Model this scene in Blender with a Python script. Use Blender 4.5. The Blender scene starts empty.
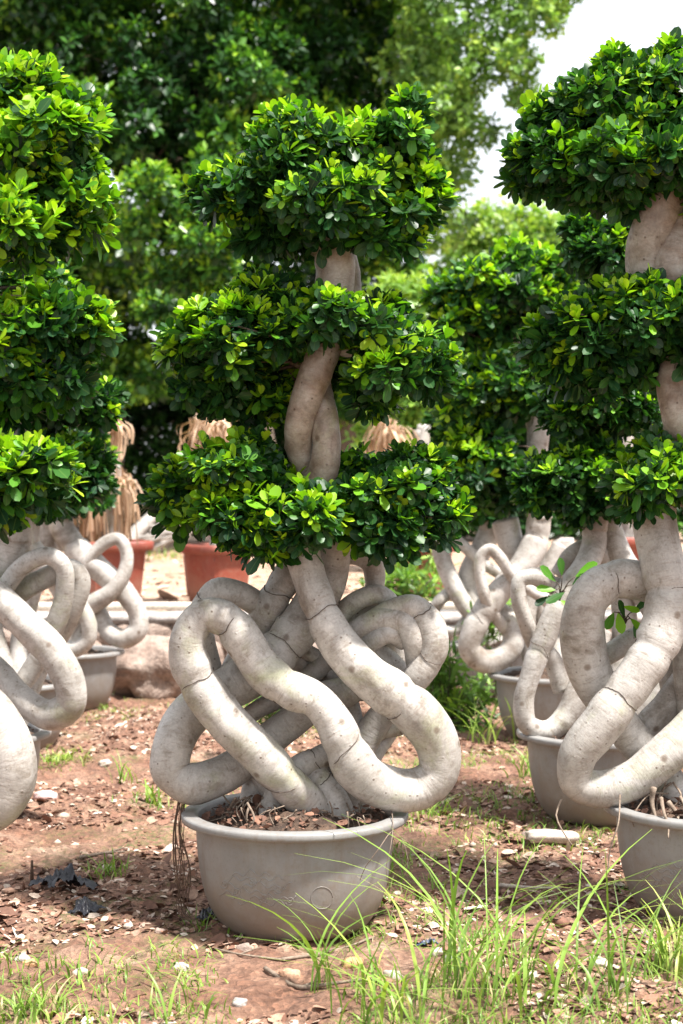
import bpy, math, random
import numpy as np
rng = np.random.default_rng(7)
random.seed(7)
SC = bpy.context.scene
COL = SC.collection
R = math.radians

# ------------------------------------------------------------------ camera, sky, sun, exposure
F = 1675.0            # focal length in pixels of the 683x1024 frame
CH = 1.22             # camera height
HZ = 480.0            # horizon row
cd = bpy.data.cameras.new('camera'); cam = bpy.data.objects.new('camera', cd); COL.objects.link(cam)
cam.location = (0, 0, CH); cam.rotation_euler = (R(90), 0, 0)
cd.sensor_fit = 'VERTICAL'; cd.sensor_height = 36.0; cd.sensor_width = 24.0
cd.lens = 36.0 * F / 1024.0
cd.shift_y = -(512 - HZ) / 1024.0
cd.clip_start = 0.1; cd.clip_end = 2000
cd.dof.use_dof = True; cd.dof.focus_distance = 4.55; cd.dof.aperture_fstop = 4.5
SC.camera = cam

SUN = np.array([0.33, -0.27, 0.90]); SUN /= np.linalg.norm(SUN)
world = bpy.data.worlds.new('World'); SC.world = world; world.use_nodes = True
wn = world.node_tree.nodes; wl = world.node_tree.links
bg = wn['Background']; sky = wn.new('ShaderNodeTexSky'); sky.sky_type = 'NISHITA'; sky.sun_disc = False
sky.sun_elevation = math.asin(SUN[2]); sky.sun_rotation = math.atan2(SUN[0], SUN[1])
sky.air_density = 1.0; sky.dust_density = 3.5; sky.ozone_density = 1.0
hz = wn.new('ShaderNodeMix'); hz.data_type = 'RGBA'; hz.inputs[0].default_value = .75; hz.inputs[7].default_value = (5.4, 5.5, 5.6, 1)   # thin bright cloud over the clear sky
wl.new(sky.outputs[0], hz.inputs[6]); wl.new(hz.outputs[2], bg.inputs[0]); bg.inputs[1].default_value = 0.115
sd = bpy.data.lights.new('sun', 'SUN'); so = bpy.data.objects.new('sun', sd); COL.objects.link(so)
sd.energy = 4.6; sd.angle = R(5.0); sd.color = (1.0, 0.96, 0.91)
from mathutils import Vector
so.rotation_euler = Vector(tuple(SUN)).to_track_quat('Z', 'Y').to_euler()
SC.view_settings.view_transform = 'Standard'; SC.view_settings.look = 'None'
SC.view_settings.exposure = 1.33; SC.view_settings.gamma = 1.0
SC.render.engine = 'CYCLES'
SC.cycles.use_denoising = True
SC.cycles.max_bounces = 8; SC.cycles.transmission_bounces = 4; SC.cycles.transparent_max_bounces = 4

def P(px, py, D):
    return np.array([(px - 341.5) / F * D, D, CH - (py - HZ) / F * D])
def G(px, py, gz=0.0):
    return P(px, py, (CH - gz) * F / (py - HZ))

# ------------------------------------------------------------------ noise
_perm = rng.permutation(4096)
_vals = rng.random(4096)
def vnoise(x, y):
    xi = np.floor(x).astype(int); yi = np.floor(y).astype(int)
    xf = x - xi; yf = y - yi
    xf = xf * xf * (3 - 2 * xf); yf = yf * yf * (3 - 2 * yf)
    def h(a, b): return _vals[_perm[(_perm[a & 4095] + b) & 4095]]
    a = h(xi, yi); b = h(xi + 1, yi); c = h(xi, yi + 1); d = h(xi + 1, yi + 1)
    return (a * (1 - xf) + b * xf) * (1 - yf) + (c * (1 - xf) + d * xf) * yf - 0.5
def gh(x, y):
    x = np.asarray(x, float); y = np.asarray(y, float)
    return 0.05 * vnoise(x * 1.1 + 9, y * 1.1) + 0.03 * vnoise(x * 4.3, y * 4.3 + 5) + 0.028 * vnoise(x * 13, y * 13) + 0.02 * vnoise(x * 29, y * 29)
def th(x, y):
    return 0.46 + 0.05 * vnoise(x * .8, y * .8) + 0.02 * vnoise(x * 5, y * 5)

# ------------------------------------------------------------------ materials
def mat(name):
    m = bpy.data.materials.new(name); m.use_nodes = True
    nt = m.node_tree
    return m, nt, nt.nodes['Principled BSDF']
def nd(nt, t, **k):
    n = nt.nodes.new(t)
    for a, b in k.items():
        if a in n.inputs: n.inputs[a].default_value = b
        else: setattr(n, a, b)
    return n
def noise(nt, vec, scale, detail=4, rough=.55, dist=0.0):
    n = nd(nt, 'ShaderNodeTexNoise'); n.inputs['Scale'].default_value = scale
    n.inputs['Detail'].default_value = detail; n.inputs['Roughness'].default_value = rough
    n.inputs['Distortion'].default_value = dist
    if vec is not None: nt.links.new(vec, n.inputs['Vector'])
    return n.outputs[0]
def ramp(nt, fac, stops):
    n = nd(nt, 'ShaderNodeValToRGB'); e = n.color_ramp.elements
    while len(e) < len(stops): e.new(0.5)
    for q, (p, c) in zip(e, stops):
        q.position = p; q.color = (c if len(c) == 4 else tuple(c) + (1,))
    nt.links.new(fac, n.inputs[0])
    return n.outputs[0]
def mix(nt, fac, a, b, blend='MIX'):
    n = nd(nt, 'ShaderNodeMix'); n.data_type = 'RGBA'; n.blend_type = blend
    for s, v in ((n.inputs[0], fac), (n.inputs[6], a), (n.inputs[7], b)):
        if hasattr(v, 'is_output'): nt.links.new(v, s)
        elif isinstance(v, (int, float)): s.default_value = v
        else: s.default_value = tuple(v) + ((1,) if len(v) == 3 else ())
    return n.outputs[2]
def bump(nt, h, strength, dist, bs, prev=None):
    n = nd(nt, 'ShaderNodeBump'); n.inputs['Strength'].default_value = strength; n.inputs['Distance'].default_value = dist
    nt.links.new(h, n.inputs['Height'])
    if prev is not None: nt.links.new(prev, n.inputs['Normal'])
    if bs is not None: nt.links.new(n.outputs[0], bs.inputs['Normal'])
    return n.outputs[0]
def bw(lo, hi, a=0.0, b=1.0):
    return [(lo, (a, a, a)), (hi, (b, b, b))]

def make_bark(nm='pale_bark', tint=None):
    m, nt, bs = mat(nm)
    at = nd(nt, 'ShaderNodeAttribute'); at.attribute_name = 'bark'
    tc = nd(nt, 'ShaderNodeNewGeometry').outputs['Position']
    big = noise(nt, tc, 7, 5, .6)
    base = ramp(nt, big, [(.28, (.24, .22, .20)), (.42, (.37, .35, .325)), (.58, (.47, .45, .425)), (.75, (.56, .545, .525))])
    grn = ramp(nt, noise(nt, tc, 5.5, 5, .65, .6), bw(.55, .74))
    base = mix(nt, mix(nt, grn, (0, 0, 0), (.65, .65, .65)), base, (.31, .33, .18))
    wr = noise(nt, at.outputs['Vector'], 1.0, 5, .65)
    base = mix(nt, ramp(nt, wr, [(.30, (.7, .7, .7)), (.47, (0, 0, 0))]), base, (.27, .235, .20))
    spots = nd(nt, 'ShaderNodeTexVoronoi'); spots.inputs['Scale'].default_value = 42; nt.links.new(tc, spots.inputs['Vector'])
    sp = ramp(nt, spots.outputs['Distance'], [(.08, (.85, .85, .85)), (.17, (0, 0, 0))])
    gate = ramp(nt, noise(nt, tc, 9, 2), bw(.46, .56))
    base = mix(nt, mix(nt, gate, (0, 0, 0), sp), base, (.14, .105, .08))
    st = ramp(nt, noise(nt, tc, 3.1, 6, .7, 1.0), bw(.53, .68, 0, .85))
    base = mix(nt, st, base, (.17, .135, .105))
    mo = ramp(nt, noise(nt, tc, 19, 6, .72, .8), [(.32, (.62, .58, .53)), (.5, (1, 1, 1)), (.7, (1.06, 1.06, 1.05))])
    base = mix(nt, .85, base, mo, 'MULTIPLY')
    sc_ = nd(nt, 'ShaderNodeTexVoronoi'); sc_.inputs['Scale'].default_value = 15; nt.links.new(tc, sc_.inputs['Vector'])
    scar = ramp(nt, sc_.outputs['Distance'], [(.0, (.9, .9, .9)), (.10, (.75, .75, .75)), (.19, (0, 0, 0))])
    sg = ramp(nt, sc_.outputs['Color'], bw(.58, .64))
    base = mix(nt, mix(nt, sg, (0, 0, 0), scar), base, (.155, .115, .085))
    fine = noise(nt, tc, 160, 3, .7)
    base = mix(nt, .22, base, ramp(nt, fine, [(.3, (.2, .17, .14)), (.7, (.85, .8, .75))]), 'OVERLAY')
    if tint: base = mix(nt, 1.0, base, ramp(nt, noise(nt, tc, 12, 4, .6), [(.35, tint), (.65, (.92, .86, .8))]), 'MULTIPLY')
    nt.links.new(base, bs.inputs['Base Color']); bs.inputs['Roughness'].default_value = .5
    b1 = bump(nt, wr, .42, .0035, None); b2 = bump(nt, fine, .2, .0015, None, b1); bump(nt, sp, .35, .003, bs, b2)
    return m
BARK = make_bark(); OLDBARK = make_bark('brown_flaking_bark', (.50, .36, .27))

def make_pot(name, c1, c2, dust, rough):
    m, nt, bs = mat(name)
    tc = nd(nt, 'ShaderNodeNewGeometry').outputs['Position']
    oc = nd(nt, 'ShaderNodeTexCoord').outputs['Object']
    n1 = noise(nt, tc, 9, 6, .65)
    base = mix(nt, ramp(nt, n1, bw(.35, .7)), c1, c2)
    mp = nd(nt, 'ShaderNodeMapping'); mp.inputs['Scale'].default_value = (26, 26, 2.2); nt.links.new(oc, mp.inputs['Vector'])
    dr = ramp(nt, noise(nt, mp.outputs[0], 1.0, 5, .7), bw(.52, .72, 0, .55))
    base = mix(nt, dr, base, dust)
    sp = ramp(nt, noise(nt, tc, 34, 6, .75), bw(.52, .68, 0, .6))
    base = mix(nt, sp, base, dust)
    sz = nd(nt, 'ShaderNodeSeparateXYZ'); nt.links.new(oc, sz.inputs[0])
    ad = nd(nt, 'ShaderNodeMath'); ad.operation = 'MULTIPLY_ADD'; nt.links.new(noise(nt, tc, 11, 6, .75), ad.inputs[0]); ad.inputs[1].default_value = -.34; nt.links.new(sz.outputs[2], ad.inputs[2])
    md = nd(nt, 'ShaderNodeMapRange'); nt.links.new(ad.outputs[0], md.inputs[0]); md.inputs[1].default_value = -.13; md.inputs[2].default_value = .03; md.inputs[3].default_value = .9; md.inputs[4].default_value = 0
    base = mix(nt, md.outputs[0], base, dust)      # dried mud splashed up the side
    gr = ramp(nt, noise(nt, tc, 120, 3, .7), bw(.58, .72, 0, .35))
    base = mix(nt, gr, base, (.12, .10, .085))
    nt.links.new(base, bs.inputs['Base Color']); bs.inputs['Roughness'].default_value = rough
    bump(nt, noise(nt, tc, 60, 4, .6), .22, .003, bs)
    return m
POT = make_pot('grey_plastic', (.265, .26, .25), (.205, .20, .195), (.20, .16, .13), .42)
TERRA = make_pot('red_plastic', (.26, .055, .032), (.20, .045, .03), (.27, .13, .09), .5)

def make_leaf(name, stops, rough=.3, trans=.35, tcol=(.42, .60, .04)):
    m, nt, bs = mat(name)
    at = nd(nt, 'ShaderNodeAttribute'); at.attribute_name = 'leaf'
    sx = nd(nt, 'ShaderNodeSeparateXYZ'); nt.links.new(at.outputs['Vector'], sx.inputs[0])
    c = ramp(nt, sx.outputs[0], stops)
    v = ramp(nt, sx.outputs[1], bw(0, 1, .72, 1.25))
    c = mix(nt, 1.0, c, v, 'MULTIPLY')
    rib = ramp(nt, sx.outputs[2], [(.0, (.55, .55, .55)), (.12, (0, 0, 0))])
    c = mix(nt, mix(nt, .45, (0, 0, 0), rib), c, (.22, .34, .08))
    nt.links.new(c, bs.inputs['Base Color']); bs.inputs['Roughness'].default_value = rough
    bs.inputs['Specular IOR Level'].default_value = .4
    tr = nd(nt, 'ShaderNodeBsdfTranslucent'); nt.links.new(mix(nt, 1.0, c, tcol, 'MULTIPLY'), tr.inputs[0])
    g = nd(nt, 'ShaderNodeMix'); 
    tb = mix(nt, .5, mix(nt, 1.0, c, (1.5, 1.6, .8), 'MULTIPLY'), mix(nt, 1.0, c, tcol, 'MULTIPLY'))
    nt.links.new(tb, tr.inputs[0])
    ms = nd(nt, 'ShaderNodeMixShader'); ms.inputs[0].default_value = trans
    nt.links.new(bs.outputs[0], ms.inputs[1]); nt.links.new(tr.outputs[0], ms.inputs[2])
    nt.links.new(ms.outputs[0], nt.nodes['Material Output'].inputs[0])
    nt.nodes.remove(g)
    return m
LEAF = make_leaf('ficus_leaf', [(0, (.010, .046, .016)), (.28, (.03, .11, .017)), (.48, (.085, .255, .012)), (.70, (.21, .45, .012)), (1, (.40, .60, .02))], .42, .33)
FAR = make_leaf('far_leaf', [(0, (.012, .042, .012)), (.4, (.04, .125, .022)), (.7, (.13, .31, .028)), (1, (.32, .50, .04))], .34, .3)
PALE = make_leaf('pale_leaf', [(0, (.08, .17, .04)), (.5, (.20, .36, .06)), (1, (.42, .56, .09))], .4, .35)
GRASS = make_leaf('grass_blade', [(0, (.07, .15, .03)), (.5, (.22, .35, .06)), (.8, (.36, .45, .09)), (1, (.52, .44, .24))], .4, .35)
STRAW = make_leaf('straw', [(0, (.28, .16, .09)), (.5, (.46, .30, .19)), (1, (.62, .46, .33))], .7, .2, (.6, .45, .3))

def make_soil(name, stops, dark, big_s, gstops=None):
    m, nt, bs = mat(name)
    tc = nd(nt, 'ShaderNodeNewGeometry').outputs['Position']
    c = ramp(nt, noise(nt, tc, big_s, 6, .65, .4), stops)
    v = nd(nt, 'ShaderNodeTexVoronoi'); v.inputs['Scale'].default_value = 75; nt.links.new(tc, v.inputs['Vector'])
    v.inputs['Randomness'].default_value = 1.0
    vc = ramp(nt, v.outputs['Color'], [(.2, (.30, .22, .17)), (.5, (.5, .43, .38)), (.85, (.85, .72, .62))])
    c = mix(nt, .55, c, vc, 'OVERLAY')
    f = noise(nt, tc, 38, 6, .75)
    c = mix(nt, ramp(nt, f, [(.34, (.7, .7, .7)), (.48, (0, 0, 0))]), c, dark)
    if gstops:
        mm = ramp(nt, noise(nt, tc, 2.1, 6, .75, .5), bw(*gstops))
        m2 = ramp(nt, noise(nt, tc, 55, 3, .7), bw(.42, .6))
        c = mix(nt, mix(nt, mm, (0, 0, 0), m2), c, (.10, .13, .035))
    nt.links.new(c, bs.inputs['Base Color']); bs.inputs['Roughness'].default_value = .95
    b = bump(nt, f, .9, .02, None); bump(nt, v.outputs['Distance'], .5, .008, bs, b)
    return m
GROUND = make_soil('red_earth', [(.3, (.15, .085, .06)), (.44, (.20, .11, .075)), (.56, (.285, .18, .13)), (.72, (.42, .32, .25))], (.085, .045, .032), 3.6, (.50, .64, 0, .8))
TERR = make_soil('sandy_earth', [(.3, (.36, .25, .18)), (.5, (.46, .34, .26)), (.72, (.56, .45, .36))], (.26, .17, .115), 2.0, (.58, .72, 0, .6))
POTSOIL = make_soil('pot_soil', [(.3, (.05, .034, .025)), (.5, (.09, .06, .043)), (.7, (.15, .105, .075))], (.04, .027, .02), 14)

def simple(name, c1, c2, scale, rough=.85, bs_=.5, bd=.01, obj=False):
    m, nt, bs = mat(name)
    tc = nd(nt, 'ShaderNodeTexCoord').outputs['Object'] if obj else nd(nt, 'ShaderNodeNewGeometry').outputs['Position']
    n = noise(nt, tc, scale, 6, .65, .3)
    c = mix(nt, ramp(nt, n, bw(.32, .68)), c1, c2)
    sp = ramp(nt, noise(nt, tc, scale * 6, 4, .7), bw(.3, .7, .55, 1.25))
    c = mix(nt, 1.0, c, sp, 'MULTIPLY')
    nt.links.new(c, bs.inputs['Base Color']); bs.inputs['Roughness'].default_value = rough
    bump(nt, n, bs_, bd, bs)
    return m
ROCK = simple('brown_rock', (.27, .19, .15), (.40, .32, .27), 6, .9, .9, .05)
SLAB = simple('grey_stone', (.30, .27, .25), (.46, .42, .39), 8, .9, .8, .03)
STONE = simple('pale_stone', (.42, .34, .27), (.62, .55, .48), 30, .9, .5, .006)
ORANGE = simple('orange_stone', (.45, .24, .11), (.58, .36, .20), 40, .9, .5, .006)
PIPE = simple('cream_pipe', (.62, .55, .45), (.74, .68, .58), 12, .5, .1, .003)
ROOT = simple('dry_root', (.15, .105, .075), (.32, .25, .19), 30, .9, .5, .004)
DARKROOT = simple('dark_root', (.075, .045, .03), (.15, .09, .06), 30, .9, .5, .004)
WIRE = simple('dark_wire', (.07, .052, .042), (.16, .125, .10), 60, .8, .3, .002)
WOOD = simple('grey_wood', (.27, .245, .22), (.42, .39, .36), 9, .9, .6, .02)
BROWNBARK = simple('brown_bark', (.075, .055, .04), (.15, .11, .08), 9, .9, .8, .03)
BLACK = simple('black_plastic', (.012, .012, .016), (.03, .03, .04), 20, .35, .4, .006)
RED = simple('red_plastic_scrap', (.30, .04, .03), (.38, .06, .05), 20, .45, .3, .004)
WHITE = simple('white_plastic', (.62, .62, .60), (.76, .75, .72), 20, .4, .4, .006)
PINK = simple('pink_plastic', (.70, .42, .40), (.78, .60, .56), 20, .5, .4, .006)

def make_litter():
    m, nt, bs = mat('dry_litter')
    at = nd(nt, 'ShaderNodeAttribute'); at.attribute_name = 'leaf'
    sx = nd(nt, 'ShaderNodeSeparateXYZ'); nt.links.new(at.outputs['Vector'], sx.inputs[0])
    c = ramp(nt, sx.outputs[0], [(0, (.12, .06, .04)), (.3, (.25, .125, .08)), (.55, (.38, .23, .16)), (.8, (.50, .37, .28)), (1, (.64, .55, .46))])
    tc = nd(nt, 'ShaderNodeNewGeometry').outputs['Position']
    c = mix(nt, 1.0, c, ramp(nt, noise(nt, tc, 70, 4, .7), bw(.3, .7, .6, 1.25)), 'MULTIPLY')
    nt.links.new(c, bs.inputs['Base Color']); bs.inputs['Roughness'].default_value = .85
    return m
LITTER = make_litter()

# ------------------------------------------------------------------ mesh helpers
def meta(o, label=None, cat=None, group=None, kind=None):
    if label: o['label'] = label
    if cat: o['category'] = cat
    if group: o['group'] = group
    if kind: o['kind'] = kind
    return o
def empty(name, loc, label, cat, group=None):
    o = bpy.data.objects.new(name, None); COL.objects.link(o); o.location = tuple(loc)
    o.empty_display_size = .1
    return meta(o, label, cat, group)
def mesh_obj(name, V, faces, m, parent=None, smooth=True, attrs=None):
    """V in world space; faces: list of arrays (n,k) or list of tuples."""
    V = np.asarray(V, np.float32).copy()
    if parent is not None: V -= np.array(world_of(parent), np.float32)
    me = bpy.data.meshes.new(name)
    if isinstance(faces, (list, tuple)) and len(faces) and not isinstance(faces[0], np.ndarray):
        tot = [len(f) for f in faces]; idx = np.fromiter((i for f in faces for i in f), np.int32)
        tot = np.array(tot, np.int32)
    else:
        if isinstance(faces, np.ndarray): faces = [faces]
        idx = np.concatenate([f.ravel() for f in faces]).astype(np.int32)
        tot = np.concatenate([np.full(len(f), f.shape[1], np.int32) for f in faces])
    me.vertices.add(len(V)); me.vertices.foreach_set('co', V.ravel())
    me.loops.add(len(idx)); me.loops.foreach_set('vertex_index', idx)
    me.polygons.add(len(tot)); st = np.concatenate([[0], np.cumsum(tot)[:-1]]).astype(np.int32)
    me.polygons.foreach_set('loop_start', st)
    try: me.polygons.foreach_set('loop_total', tot)
    except Exception: pass
    for k, a in (attrs or {}).items():
        at = me.attributes.new(k, 'FLOAT_VECTOR', 'POINT'); at.data.foreach_set('vector', np.asarray(a, np.float32).ravel())
    me.update(calc_edges=True); me.validate()
    if smooth: me.polygons.foreach_set('use_smooth', np.ones(len(me.polygons), bool))
    me.materials.append(m)
    o = bpy.data.objects.new(name, me); COL.objects.link(o)
    if parent is not None: o.parent = parent
    else:
        pass
    return o
def world_of(o):
    l = np.array(o.location)
    while o.parent is not None:
        o = o.parent; l = l + np.array(o.location)
    return l
def top_obj(name, V, faces, m, **k):
    V = np.asarray(V, float); c = V.mean(0); c[2] = V[:, 2].min()
    o = mesh_obj(name, V - c, faces, m, **k); o.location = tuple(c)
    return o

def spline(pts, step):
    pts = np.asarray(pts, float)
    n = len(pts)
    if n == 2:
        k = max(2, int(np.linalg.norm(pts[1, :3] - pts[0, :3]) / step)); t = np.linspace(0, 1, k)[:, None]
        return pts[0] * (1 - t) + pts[1] * t
    ext = np.vstack([2 * pts[0] - pts[1], pts, 2 * pts[-1] - pts[-2]])
    out = []
    for i in range(n - 1):
        p0, p1, p2, p3 = ext[i:i + 4]
        d = [max(np.linalg.norm(b[:3] - a[:3]), 1e-5) ** .5 for a, b in ((p0, p1), (p1, p2), (p2, p3))]
        k = max(2, int(np.linalg.norm(p2[:3] - p1[:3]) / step))
        t = np.linspace(0, 1, k, endpoint=False)[:, None]
        m1 = d[1] * ((p1 - p0) / d[0] - (p2 - p0) / (d[0] + d[1]) + (p2 - p1) / d[1])
        m2 = d[1] * ((p2 - p1) / d[1] - (p3 - p1) / (d[1] + d[2]) + (p3 - p2) / d[2])
        out.append((2 * t**3 - 3 * t**2 + 1) * p1 + (t**3 - 2 * t**2 + t) * m1 + (-2 * t**3 + 3 * t**2) * p2 + (t**3 - t**2) * m2)
    out.append(pts[-1:])
    return np.vstack(out)
def frames(C):
    T = np.gradient(C, axis=0); T /= np.linalg.norm(T, axis=1)[:, None] + 1e-12
    N = np.zeros_like(T)
    a = np.array([0, 0, 1.0]) if abs(T[0, 2]) < .9 else np.array([0, 1.0, 0])
    n = np.cross(T[0], a); n /= np.linalg.norm(n); N[0] = n
    for i in range(1, len(C)):
        n = N[i - 1] - T[i] * np.dot(N[i - 1], T[i]); N[i] = n / (np.linalg.norm(n) + 1e-12)
    return T, N, np.cross(T, N)
def tube_data(C, rad, seg, off=0, rough=0.0, seed=0, bark=True, cap=True):
    C = np.asarray(C, float); n = len(C)
    T, N, B = frames(C)
    s = np.concatenate([[0], np.cumsum(np.linalg.norm(np.diff(C, axis=0), axis=1))])
    th_ = np.linspace(0, 2 * np.pi, seg, endpoint=False)
    rr = np.repeat(rad[:, None], seg, 1)
    if rough > 0:
        S, A = np.meshgrid(s, th_, indexing='ij')
        rr = rr * (1 + rough * (1.6 * vnoise(S * 7 + seed * 13, np.cos(A) * .9 + seed) + 1.3 * vnoise(S * 9 + seed * 3, np.sin(A) * 1.1 + seed * 7)
             + .18 * vnoise(S * 60 + seed, np.cos(A) * 1.2 + 3) + .22 * vnoise(S * 34 + seed, 2.5 * np.sin(A + 1) + 3)))
        # leaf-scar warts
        for _ in range(int(s[-1] * 16)):
            s0 = rng.random() * s[-1]; a0 = rng.random() * 6.28; w = .004 + .006 * rng.random()
            da = (A - a0 + np.pi) % (2 * np.pi) - np.pi
            rr = rr + .0055 * rng.random()**2 * np.exp(-((S - s0)**2 + (da * rad.mean())**2) / w**2)
    V = C[:, None] + rr[..., None] * (np.cos(th_)[None, :, None] * N[:, None] + np.sin(th_)[None, :, None] * B[:, None])
    V = V.reshape(-1, 3)
    i = np.arange(n - 1)[:, None] * seg; j = np.arange(seg)[None]; j2 = (j + 1) % seg
    Fq = np.stack([i + j, i + j2, i + seg + j2, i + seg + j], -1).reshape(-1, 4)
    at = np.stack([np.repeat(s * 130, seg) + seed * 37, np.tile(np.cos(th_) * 1.3, n), np.tile(np.sin(th_) * 1.3, n)], -1)
    Ft = None
    if cap:
        V = np.vstack([V, C[0] - T[0] * rad[0] * .25, C[-1] + T[-1] * rad[-1] * .25]); at = np.vstack([at, at[0], at[-1]])
        jj = np.arange(seg); j2 = (jj + 1) % seg; b = (n - 1) * seg
        Ft = np.vstack([np.stack([j2, jj, np.full(seg, n * seg)], -1), np.stack([b + jj, b + j2, np.full(seg, n * seg + 1)], -1)]) + off
    return V, Fq + off, Ft, at, (C, T, N, B, s)
class Tubes:
    def __init__(s): s.V = []; s.Q = []; s.T = []; s.A = []; s.n = 0
    def add(s, pts, r0, r1=None, seg=6, step=.02, rough=0, seed=0):
        pts = np.asarray(pts, float)
        C = spline(pts, step); k = len(C); rad = np.linspace(r0, r0 if r1 is None else r1, k)
        V, Q, T, A, _ = tube_data(C, rad, seg, s.n, rough, seed)
        s.V.append(V); s.Q.append(Q); s.T.append(T); s.A.append(A); s.n += len(V)
    def build(s, name, m, parent=None, top=False):
        V = np.vstack(s.V); f = [np.vstack(s.Q), np.vstack(s.T)]
        if top: return top_obj(name, V, f, m, attrs={'bark': np.vstack(s.A)})
        return mesh_obj(name, V, f, m, parent, attrs={'bark': np.vstack(s.A)})

LEAF_T = np.array([[0, 0, 0], [.36, 0, -.02], [.72, 0, -.02], [1, 0, .0], [.33, .33, .05], [.33, -.33, .05], [.68, .48, .08], [.68, -.48, .08], [.90, .30, .05], [.90, -.30, .05]])
LEAF_Q = np.array([[1, 5, 7, 2], [4, 1, 2, 6], [2, 7, 9, 3], [6, 2, 3, 8]]); LEAF_3 = np.array([[0, 5, 1], [0, 1, 4]])
LEAF_R = np.array([0, 0, 0, 0, 1, 1, 1, 1, 1, 1.])
DIA_T = np.array([[0, 0, 0], [.55, .42, .10], [1, 0, 0], [.55, -.42, .10]]); DIA_3 = np.array([[0, 3, 2], [0, 2, 1]]); DIA_R = np.array([.5, 1, .5, 1.])
def nrm(a): return a / (np.linalg.norm(a, axis=-1, keepdims=True) + 1e-9)
def leaves(base, d, n, L, W, youth, rnd, kind='full', curl=.25):
    tmpl, ribs = (LEAF_T, LEAF_R) if kind == 'full' else (DIA_T, DIA_R)
    d = nrm(d); n = nrm(n - d * (n * d).sum(-1, keepdims=True)); b = np.cross(n, d)
    u = tmpl[:, 0]; v = tmpl[:, 1]; w = tmpl[:, 2]
    k = len(tmpl); N = len(base)
    cu = curl * (rng.random(N) * 1.4 - .4)
    h = w[None] * W[:, None] - cu[:, None] * (u**2)[None] * L[:, None] * .6
    V = base[:, None] + d[:, None] * (u[None] * L[:, None])[..., None] + b[:, None] * (v[None] * W[:, None])[..., None] + n[:, None] * h[..., None]
    o = (np.arange(N) * k)[:, None, None]
    if kind == 'full': Fs = [(LEAF_Q[None] + o).reshape(-1, 4), (LEAF_3[None] + o).reshape(-1, 3)]
    else: Fs = [(DIA_3[None] + o).reshape(-1, 3)]
    A = np.stack([np.repeat(youth, k), np.repeat(rnd, k), np.tile(ribs, N)], -1)
    return V.reshape(-1, 3), Fs, A
def rosettes(c, a, youth, L0, kn=7, kind='full', wr=.55):
    M = len(c); a = nrm(a)
    t = np.where(np.abs(a[:, 2:3]) < .9, np.array([[0, 0, 1.0]]), np.array([[1.0, 0, 0]]))
    e1 = nrm(np.cross(a, t)); e2 = np.cross(a, e1)
    j = np.arange(kn); f = j / (kn - 1)
    phi = j[None] * 2.4 + rng.random((M, 1)) * 6.28 + rng.normal(0, .25, (M, kn))
    the = np.radians(22 + 72 * f[None] + rng.normal(0, 10, (M, kn)))
    d = np.cos(the)[..., None] * a[:, None] + np.sin(the)[..., None] * (np.cos(phi)[..., None] * e1[:, None] + np.sin(phi)[..., None] * e2[:, None])
    n = a[:, None] + np.array([0, 0, .45]) + rng.normal(0, .18, (M, kn, 3)) + 0 * d
    base = c[:, None] - a[:, None] * (f[None, :, None] * L0 * .55) + d * .004
    L = L0 * (.62 + .48 * np.minimum(1, f * 1.6))[None] * np.clip(1 + rng.normal(0, .22, (M, kn)), .5, 1.22) * (.85 + .3 * rng.random((M, 1)))
    W = L * wr * (1 + rng.normal(0, .08, (M, kn)))
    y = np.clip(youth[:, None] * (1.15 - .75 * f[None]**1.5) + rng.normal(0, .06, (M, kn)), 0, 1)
    r = rng.random((M, kn))
    sh = lambda x: x.reshape((-1,) + x.shape[2:])
    return leaves(sh(base), sh(d), sh(n), sh(L), sh(W), sh(y), sh(r), kind)
def lobe_points(lobes, spacing, lo=.8, hi=1.06, outl=.1):
    """lobes: (centre(3), radii(3)); points on the union's shell with outward axes"""
    Cs = np.array([l[0] for l in lobes]); Rs = np.array([l[1] for l in lobes])
    pts = []; ax = []
    for c, r in zip(Cs, Rs):
        ar = 4 * np.pi * ((r[0] * r[1])**1.6 / 3 + (r[0] * r[2])**1.6 / 3 + (r[1] * r[2])**1.6 / 3)**(1 / 1.6)
        k = max(6, int(ar / spacing**2))
        v = nrm(rng.normal(size=(k, 3)))
        f = lo + (hi - lo) * rng.random(k)**.7
        o = rng.random(k) < outl; f = np.where(o & (v[:, 2] > -.2), f * (1.04 + .2 * rng.random(k)), f)
        q = v * r * f[:, None]
        pts.append(c + q); ax.append(nrm(v / r))
    p = np.vstack(pts); a = np.vstack(ax)
    ow = np.repeat(np.arange(len(Cs)), [len(x) for x in pts])
    keep = np.ones(len(p), bool)
    for i, (c, r) in enumerate(zip(Cs, Rs)):
        keep &= ~((np.linalg.norm((p - c) / r, axis=1) < .78) & (ow != i))
    return p[keep], a[keep]

# ------------------------------------------------------------------ setting
def grid(xs, ys, fn, name, m):
    X, Y = np.meshgrid(xs, ys); Z = fn(X, Y)
    V = np.stack([X, Y, Z], -1).reshape(-1, 3); nx = len(xs); ny = len(ys)
    i = (np.arange(ny - 1) * nx)[:, None]; j = np.arange(nx - 1)[None]
    q = np.stack([i + j, i + j + 1, i + nx + j + 1, i + nx + j], -1).reshape(-1, 4)
    o = mesh_obj(name, V, q, m); meta(o, kind='structure'); return o
cat_ = np.concatenate
grid(cat_([np.linspace(-40, -2.6, 40)[:-1], np.linspace(-2.6, 2.6, 260), np.linspace(2.6, 40, 40)[1:]]),
     cat_([np.linspace(-12, 3.2, 16)[:-1], np.linspace(3.2, 10.2, 330)]), gh, 'ground', GROUND)
grid(cat_([np.linspace(-200, -6, 30)[:-1], np.linspace(-6, 6, 160), np.linspace(6, 200, 30)[1:]]),
     cat_([np.linspace(9.98, 22, 160)[:-1], np.linspace(22, 600, 60)]), th, 'terrace_ground', TERR)

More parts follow.
